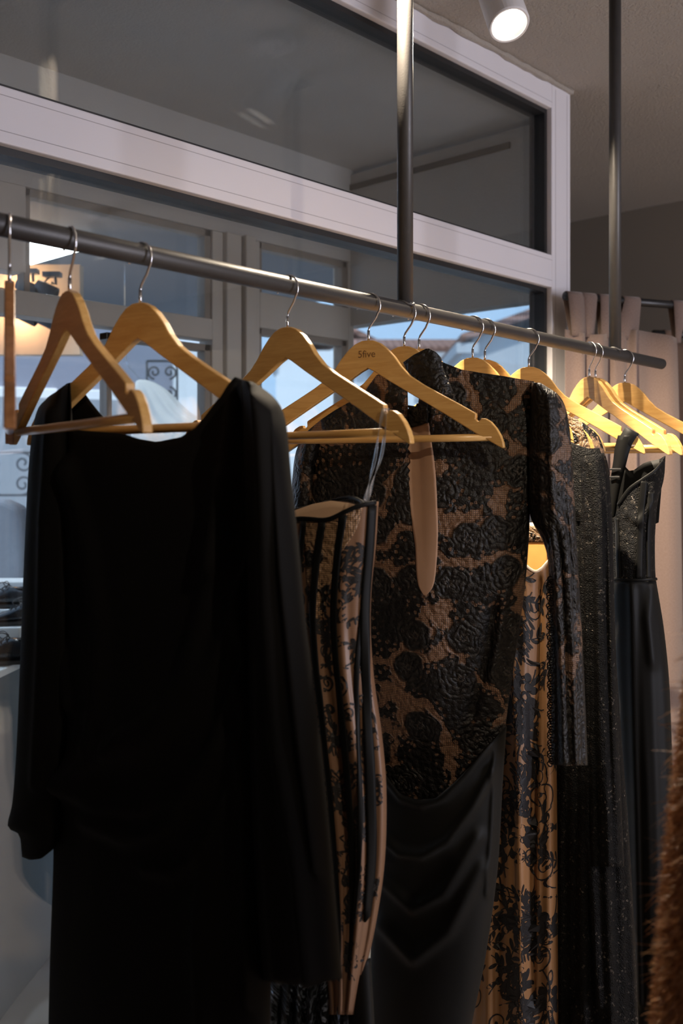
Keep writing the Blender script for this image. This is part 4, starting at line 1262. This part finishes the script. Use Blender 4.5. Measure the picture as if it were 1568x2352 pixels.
# --- 4: tan gown with black vine lace
D4 = (1085, 25.0)
d4 = garment('tan_lace_gown', *D4, 'tan satin gown overlaid with black vine lace, warm glow painted orange inside its neckline')
T4 = [(1060, 1290), (1150, 1280), (1196, 1290), (1206, 1298), (1216, 1306), (1228, 1311), (1240, 1305), (1252, 1293), (1262, 1280)]
T4b = [(1060, 1200), (1150, 1195), (1200, 1196), (1232, 1196), (1250, 1215), (1262, 1280)]
body4 = Panel(*D4, L=[(1060, 1290), (1050, 1500), (1040, 1750), (1035, 2000), (1030, 2480)], R=[(1262, 1280), (1264, 1350), (1267, 1500), (1272, 1650), (1277, 1770), (1279, 2000), (1281, 2480)],
              T=T4, T2=T4b, bulge=lambda v: 0.045, nu=56, nv=100, pleats=(0.007, 3.2, 0.6), ridges=[([(1236, 1330), (1232, 1600), (1225, 1900), (1222, 2300)], 7, -0.012), ([(1180, 1500), (1190, 1800), (1200, 2100), (1205, 2350)], 9, 0.010)])
body4.build('gown_body', M['tan_satin'], d4)
body4.ribbon('neck_piping', [(1196, 1292), (1207, 1299), (1217, 1307), (1229, 1312), (1241, 1306), (1252, 1294), (1260, 1283)], 0.005, M['cream_trim'], d4, 0.002)
li4 = Panel(*D4, L=[(1150, 1200), (1150, 1400)], R=[(1262, 1280), (1262, 1400)], T=[(1150, 1198), (1200, 1199), (1232, 1199), (1250, 1218), (1262, 1280)], bulge=0.001, back=0.1, nu=24, nv=10, shift=-0.024)
lo = li4.build('inner_lining', M['glow_lining'], d4, closed=False); lo.location = (0, 0.024, 0)
li4.patch('lining_lace', ([(1203, 1205), (1200, 1246)], [(1248, 1212), (1258, 1246)]), M['corded_lace'], d4, 0.0015, 10, 8).location = (0, 0.024, 0)
rg = random.Random(9)
reg = []
for y in range(1330, 2400, 23):
    for k in range(2):
        reg.append((rg.uniform(1085, 1282), y + rg.uniform(-12, 12)))
motifs(body4, 'vine_lace', d4, reg, 0, 23, 1.25, 0.0012)

# --- 5: black sequin dress with sheer shoulder
D5 = (1113, 27.0)
d5 = garment('sequin_dress', *D5, 'long black sequin dress with a sheer tan lace shoulder')
body5 = Panel(*D5, L=[(1286, 1000), (1284, 1300), (1276, 1600), (1268, 1780), (1264, 2100), (1262, 2480)], R=[(1384, 1030), (1398, 1090), (1404, 1250), (1407, 1400), (1416, 1550), (1428, 1720), (1442, 1900), (1456, 2150), (1470, 2480)],
              T=[(1286, 1000), (1320, 1020), (1350, 1030), (1384, 1030)], bulge=0.05, nu=44, nv=90, pleats=(0.006, 3, 0.2), ridges=[([(1352, 1080), (1350, 1500), (1352, 1900), (1380, 2300)], 9, 0.014), ([(1325, 1200), (1320, 1700), (1318, 2300)], 8, -0.010)])
body5.build('dress_body', M['sequin'], d5)
sh5 = Panel(*D5, L=[(1280, 930), (1290, 1060)], R=[(1340, 972), (1372, 1000), (1386, 1034), (1390, 1062)], T=[(1280, 930), (1310, 958), (1340, 972)], B=[(1290, 1060), (1340, 1052), (1390, 1062)], bulge=0.035, nu=24, nv=24, off=0.006)
sh5.build('sheer_shoulder', M['corded_lace'], d5)
sl5 = Panel(*D5, L=[(1330, 1050), (1340, 1300), (1346, 1700), (1352, 1990)], R=[(1386, 1040), (1402, 1150), (1410, 1400), (1420, 1700), (1432, 1990)], bulge=0.03, nu=24, nv=60, off=0.02, shift=0.02, pleats=(0.004, 2, 0.5))
sl5.build('sleeve', M['sequin'], d5).location = (0, -0.02, 0)

# --- 6: black bustier dress with wide straps
D6 = (1214, 20.0)
d6 = garment('bustier_dress', *D6, 'black bustier dress with wide straps and smooth long skirt before the curtain')
bod6 = Panel(*D6, L=[(1394, 1190), (1400, 1250), (1404, 1330)], R=[(1527, 1047), (1523, 1100), (1509, 1155), (1503, 1230), (1503, 1300), (1505, 1332)],
             T=[(1394, 1190), (1412, 1188), (1424, 1150), (1445, 1122), (1475, 1100), (1500, 1082), (1518, 1060), (1527, 1047)], T2=[(1394, 1100), (1412, 1060), (1440, 1098), (1470, 1065), (1500, 1052), (1527, 1047)],
             B=[(1404, 1330), (1450, 1334), (1505, 1332)], bulge=0.05, nu=44, nv=40, ridges=[([(1440, 1180), (1470, 1200), (1500, 1150)], 8, 0.006)])
bod6.build('bodice', M['sequin'], d6)
bod6.ribbon('cup_trim', [(1420, 1160), (1445, 1123), (1475, 1101), (1500, 1083), (1520, 1060)], 0.006, M['black_satin'], d6, 0.002)
for ln in ([(1478, 1105), (1470, 1200), (1466, 1328)], [(1418, 1190), (1420, 1260), (1422, 1328)], [(1494, 1130), (1488, 1230), (1489, 1328)]):
    bod6.ribbon('boning', ln, 0.012, M['black_satin'], d6, 0.002)
bod6.ribbon('waist_seam', [(1406, 1329), (1450, 1332), (1504, 1330)], 0.005, M['black_satin'], d6, 0.003)
in6 = Panel(*D6, L=[(1396, 1110), (1400, 1250)], R=[(1524, 1052), (1512, 1200)], T=[(1396, 1110), (1425, 1060), (1448, 1085), (1480, 1062), (1524, 1052)], bulge=0.001, back=0.1, nu=20, nv=8, shift=-0.02)
in6.build('inner_lining', M['black_satin'], d6, closed=False).location = (0, 0.02, 0)
sk6 = Panel(*D6, L=[(1404, 1330), (1412, 1500), (1424, 1700), (1436, 1900), (1446, 2480)], R=[(1505, 1332), (1514, 1385), (1524, 1450), (1535, 1560), (1541, 1700), (1547, 1880), (1552, 2100), (1560, 2480)],
            bulge=lambda v: 0.05 + 0.03 * v, nu=44, nv=90, pleats=(0.002, 2, 0.1), ridges=[([(1450, 1350), (1455, 1600), (1462, 1900), (1470, 2300)], 10, 0.010), ([(1500, 1345), (1490, 1420), (1500, 1520)], 12, 0.008)])
sk6.build('skirt', M['black_satin'], d6)
# straps: a band round the hanger arm, then down to the cup
C6, e6, rz6 = frame_of(*D6)
def strap6(name, pts, w, y0):
    c_ = smooth_line([bod6.local(*p) + Vector((0, y0, 0)) for p in pts], 30)
    b = bmesh.new(); rows = []
    uvl = b.loops.layers.uv.new('UVMap')
    for i, p in enumerate(c_):
        ww = w[0] + (w[1] - w[0]) * i / 29
        rows.append((b.verts.new(p + Vector((-ww / 2, 0.001, 0))), b.verts.new(p + Vector((0, -0.0008, 0))), b.verts.new(p + Vector((ww / 2, 0.001, 0)))))
    for i in range(29):
        for k in range(2): 
            f = b.faces.new((rows[i][k], rows[i][k + 1], rows[i + 1][k + 1], rows[i + 1][k]))
            for l in f.loops: l[uvl].uv = (l.vert.co.x, l.vert.co.z)
    o = obj(name, b, M['black_satin'], d6, True)
    so = o.modifiers.new('strap', 'SOLIDIFY'); so.thickness = 0.0015
    return o
strap6('strap', [(1440, 1000), (1430, 1030), (1424, 1060), (1414, 1110), (1408, 1150), (1404, 1192)], (0.034, 0.014), -0.009)
# band around the arm
arm = bmesh.new()
ctr = Vector((0.193, 0, -0.2085))
tdir = Vector((0.86, 0, -0.50)); ndir = Vector((0.50, 0, 0.86))
rows = []
for k in range(24):
    a_ = 2 * math.pi * k / 24
    c, s_ = math.cos(a_), math.sin(a_)
    q = ctr + ndir * (0.0160 * (abs(c) ** 0.5) * (1 if c > 0 else -1)) + Vector((0, 0.0078 * (abs(s_) ** 0.5) * (1 if s_ > 0 else -1), 0))
    rows.append((arm.verts.new(q - tdir * 0.014), arm.verts.new(q + tdir * 0.014)))
for k in range(24):
    arm.faces.new((rows[k][0], rows[k][1], rows[(k + 1) % 24][1], rows[(k + 1) % 24][0]))
ao = obj('strap_loop', arm, M['black_velvet'], d6, True)
so = ao.modifiers.new('strap', 'SOLIDIFY'); so.thickness = 0.0015; so.offset = 1
for (px, py, w) in ((1414, 1078, 0.020), (1412, 1096, 0.018)):
    p = bod6.local(px, py) + Vector((0, -0.013, 0))
    obj('slider', box_bm((p.x - w / 2 - 0.001, p.y - 0.0015, p.z - 0.002), (p.x + w / 2 + 0.001, p.y + 0.001, p.z + 0.002)), M['gasket'], d6, bevel=0.0008)

# --- 7: russet fur coat close to the viewer
fc0 = on_t(1690, 2000, 0.95)
fr7 = empty('fur_coat', (fc0.x, fc0.y, 0.0), ART)
tag(fr7, 'russet brown long-haired fur coat nearest the viewer', 'coat')
ys = [1440, 1462, 1500, 1650, 1800, 1950, 2100, 2250, 2400, 2600]
xs = [1665, 1634, 1612, 1585, 1563, 1543, 1528, 1516, 1508, 1500]
rowsf = []
for y, x in zip(ys, xs):
    p = on_t(x + 14, y, 0.95)
    hw = (fc0 - p).dot(RT)
    rowsf.append((p.z, hw))
b = bmesh.new(); rings = []
n7 = 48
fine = []
for k in range(len(rowsf) - 1):
    for q in range(5):
        t = q / 5
        fine.append((rowsf[k][0] * (1 - t) + rowsf[k + 1][0] * t, rowsf[k][1] * (1 - t) + rowsf[k + 1][1] * t))
fine.append(rowsf[-1])
def furpt(z, hw, a):
    return Vector((hw * math.cos(a) * (1 + 0.03 * math.sin(5 * a + z * 9)), 0.085 * math.sin(a), z))
for (z, hw) in fine:
    rings.append([b.verts.new(furpt(z, hw, 2 * math.pi * k / n7)) for k in range(n7)])
for i in range(len(rings) - 1):
    for k in range(n7):
        b.faces.new((rings[i][k], rings[i][(k + 1) % n7], rings[i + 1][(k + 1) % n7], rings[i + 1][k]))
b.faces.new(rings[0]); b.faces.new(rings[-1])
obj('coat_body', b, M['fur_skin'], fr7, True)
fb = bmesh.new(); uvl = fb.loops.layers.uv.new('UVMap')
rd = random.Random(3)
for i in range(26000):
    k = rd.random() * (len(fine) - 1.01)
    j = int(k); t = k - j
    z = fine[j][0] * (1 - t) + fine[j + 1][0] * t; hw = fine[j][1] * (1 - t) + fine[j + 1][1] * t
    a = math.pi + (rd.uniform(-1.75, 1.75) if rd.random() < 0.62 else rd.uniform(-math.pi, math.pi))
    p = furpt(z, hw, a)
    nn = Vector((math.cos(a) * 0.5, math.sin(a), 0)).normalized()
    ln = rd.uniform(0.006, 0.013) if rd.random() < 0.985 else rd.uniform(0.02, 0.035)
    dirv = (nn + Vector((rd.uniform(-0.5, 0.5), rd.uniform(-0.5, 0.5), rd.uniform(-0.9, 0.35)))).normalized()
    droop = Vector((0, 0, -rd.uniform(0.1, 0.7)))
    sdv = dirv.cross(Vector((rd.uniform(-1, 1), rd.uniform(-1, 1), rd.uniform(-1, 1)))).normalized()
    w = rd.uniform(0.0004, 0.0009); cidx = rd.random()
    prev = None
    for q in range(5):
        s_ = q / 4
        c_ = p + dirv * ln * s_ + droop * ln * s_ * s_ * 0.6
        wv = w * (1 - 0.8 * s_)
        cur = (fb.verts.new(c_ - sdv * wv), fb.verts.new(c_ + sdv * wv), s_)
        if prev:
            f = fb.faces.new((prev[0], prev[1], cur[1], cur[0]))
            for l, sv in zip(f.loops, (prev[2], prev[2], cur[2], cur[2])): l[uvl].uv = (cidx, sv)
        prev = cur
me = bpy.data.meshes.new('fur'); fb.to_mesh(me); fb.free()
fo = link('fur', me, M['fur'], fr7); fo['kind'] = 'stuff'

# ------------------------------------------------------------------ curtains
RH = CZ + 0.5437
c0 = on_t(1225, 672, 1); 
def rod_pt(px):
    y = 681 + (px - 1310) * 0.083
    return on_t(px, y, 0.5437 * F / (HY - y))
ra, rb_ = rod_pt(1296), rod_pt(1750)
ra.z = rb_.z = RH
cr_ = empty('curtain_rod', (ra.x, ra.y, RH))
tag(cr_, 'black curtain rod behind the free end of the clothes rail', 'curtain rod')
obj('rod', tube_bm([(0, 0, 0), rb_ - ra], 0.0125, 20), M['black'], cr_, smooth=True)
rdv = (rb_ - ra).normalized(); rnv = Vector((-rdv.y, rdv.x, 0))
if rnv.dot(FW) > 0: rnv = -rnv
def rod_s(px):                       # distance along the rod seen at a picture column
    n = rnv
    d = ray(px, HY); t = (ra - EYE).dot(n) / d.dot(n)
    return (EYE + d * t - ra).dot(rdv)
def curtain(name, label, px0, px1, top_drop, mat, base, dirv, nrm_, s0, s1, wave, tabs, zt, tabmat=True):
    r = empty(name, base, math.atan2(dirv.y, dirv.x))
    tag(r, label, 'curtain', 'tab-top curtains')
    b = bmesh.new(); uvl = b.loops.layers.uv.new('UVMap')
    nx, nz = 140, 60
    V = []; U = []
    for j in range(nz + 1):
        v = j / nz
        z = zt + (0.02 - zt) * v
        row = []; ur = []; acc = 0; pv = None
        for i in range(nx + 1):
            u = i / nx
            x = s0 + (s1 - s0) * u
            y = -wave(x, v)
            # the free edge flares a little
            x2 = x + (0.035 * v ** 0.6 if u > 0.9 else 0.0) * (u - 0.9) * 10
            zz = z - (0.012 * math.sin(u * math.pi * 2.2) if j == 0 else 0) * 1
            p = Vector((x2, y, zz - base[2]))
            if pv is not None: acc += math.hypot(p.x - pv.x, p.y - pv.y)
            pv = p
            row.append(b.verts.new(p)); ur.append((acc, z))
        V.append(row); U.append(ur)
    for j in range(nz):
        for i in range(nx):
            f = b.faces.new((V[j][i], V[j][i + 1], V[j + 1][i + 1], V[j + 1][i]))
            for l, (jj, ii) in zip(f.loops, ((j, i), (j, i + 1), (j + 1, i + 1), (j + 1, i))): l[uvl].uv = U[jj][ii]
    o = obj('curtain_panel', b, mat, r, True)
    so = o.modifiers.new('cloth', 'SOLIDIFY'); so.thickness = 0.002
    for (sx, w0, w1, sh) in tabs:
        tb = bmesh.new(); uvl = tb.loops.layers.uv.new('UVMap')
        prof = []
        y0 = -wave(sx + sh, 0)
        for q in range(8): prof.append((y0 + (-0.0155 - y0) * (q / 7) ** 0.8, (zt - 0.02 - base[2]) * (1 - q / 7) + 0.0 * q))
        for q in range(1, 12):
            a = math.pi - math.pi * q / 12
            prof.append((0.0155 * math.cos(a), 0.0155 * math.sin(a)))
        for q in range(8): prof.append((0.0155 + (0.006 - 0.0155) * q / 7, (zt - 0.02 - base[2]) * q / 7))
        rows = []
        n = len(prof)
        for i, (y, z) in enumerate(prof):
            k = min(1, max(0, (z - (zt - base[2])) / (0 - (zt - base[2]) + 1e-6)))
            w = w0 + (w1 - w0) * k
            cx = sx + sh * (1 - k)
            rows.append([tb.verts.new((cx + w * e_, y, z)) for e_ in (-0.5, 0, 0.5)])
        for i in range(n - 1):
            for e_ in range(2):
                f = tb.faces.new((rows[i][e_], rows[i][e_ + 1], rows[i + 1][e_ + 1], rows[i + 1][e_]))
                for l in f.loops: l[uvl].uv = (l.vert.co.x, l.vert.co.z + l.vert.co.y)
        t_ = obj('curtain_tab', tb, mat, r, True)
        so = t_.modifiers.new('cloth', 'SOLIDIFY'); so.thickness = 0.0025
    return r
def wave1(x, v):
    k = 0.6 + 0.5 * v
    s_a = rod_s(1346); s_b = rod_s(1400)
    y = 0.0
    for (px, w, a) in ((1330, 14, 0.020), (1345, 5, -0.020), (1372, 20, 0.030), (1402, 7, -0.030), (1418, 12, 0.0), (1442, 9, -0.012), (1452, 8, 0.024), (1490, 26, -0.014), (1530, 26, 0.030)):
        c = rod_s(px); ww = w * 3.05 / F
        y += a * k * math.exp(-((x - c) / ww) ** 2)
    return y + 0.004
curtain('tab_curtain', 'taupe tab-top curtain hanging from the black rod', 1296, 1560, 0, M['curtain'], ra, rdv, rnv, rod_s(1296), rod_s(1547), wave1,
        [(rod_s(1316), 0.050, 0.055, 0.012), (rod_s(1348), 0.035, 0.052, 0.004), (rod_s(1386), 0.045, 0.045, 0.006), (rod_s(1446), 0.085, 0.062, -0.012), (rod_s(1556), 0.022, 0.055, -0.006)], RH - 0.100)
# second, darker curtain further on
rb0 = on_t(1500, 765, 3.75); rb1 = on_t(1700, 770, 3.9); rb1.z = rb0.z
c2 = empty('curtain_rod', rb0)
tag(c2, 'lower black curtain rod past the edge of the taupe curtain', 'curtain rod')
obj('rod', tube_bm([(0, 0, 0), rb1 - rb0], 0.0125, 16), M['black'], c2, smooth=True)
d2v = (rb1 - rb0).normalized()
curtain('tab_curtain', 'dark brown curtain just showing past the taupe one', 0, 0, 0, M['curtain_brown'], rb0 - Vector((0, 0, 0.0)), d2v, None, 0.02, 0.32, lambda x, v: 0.02 * math.sin(x * 40), [(0.07, 0.05, 0.05, 0.0), (0.2, 0.05, 0.05, 0.0)], rb0.z - 0.02)
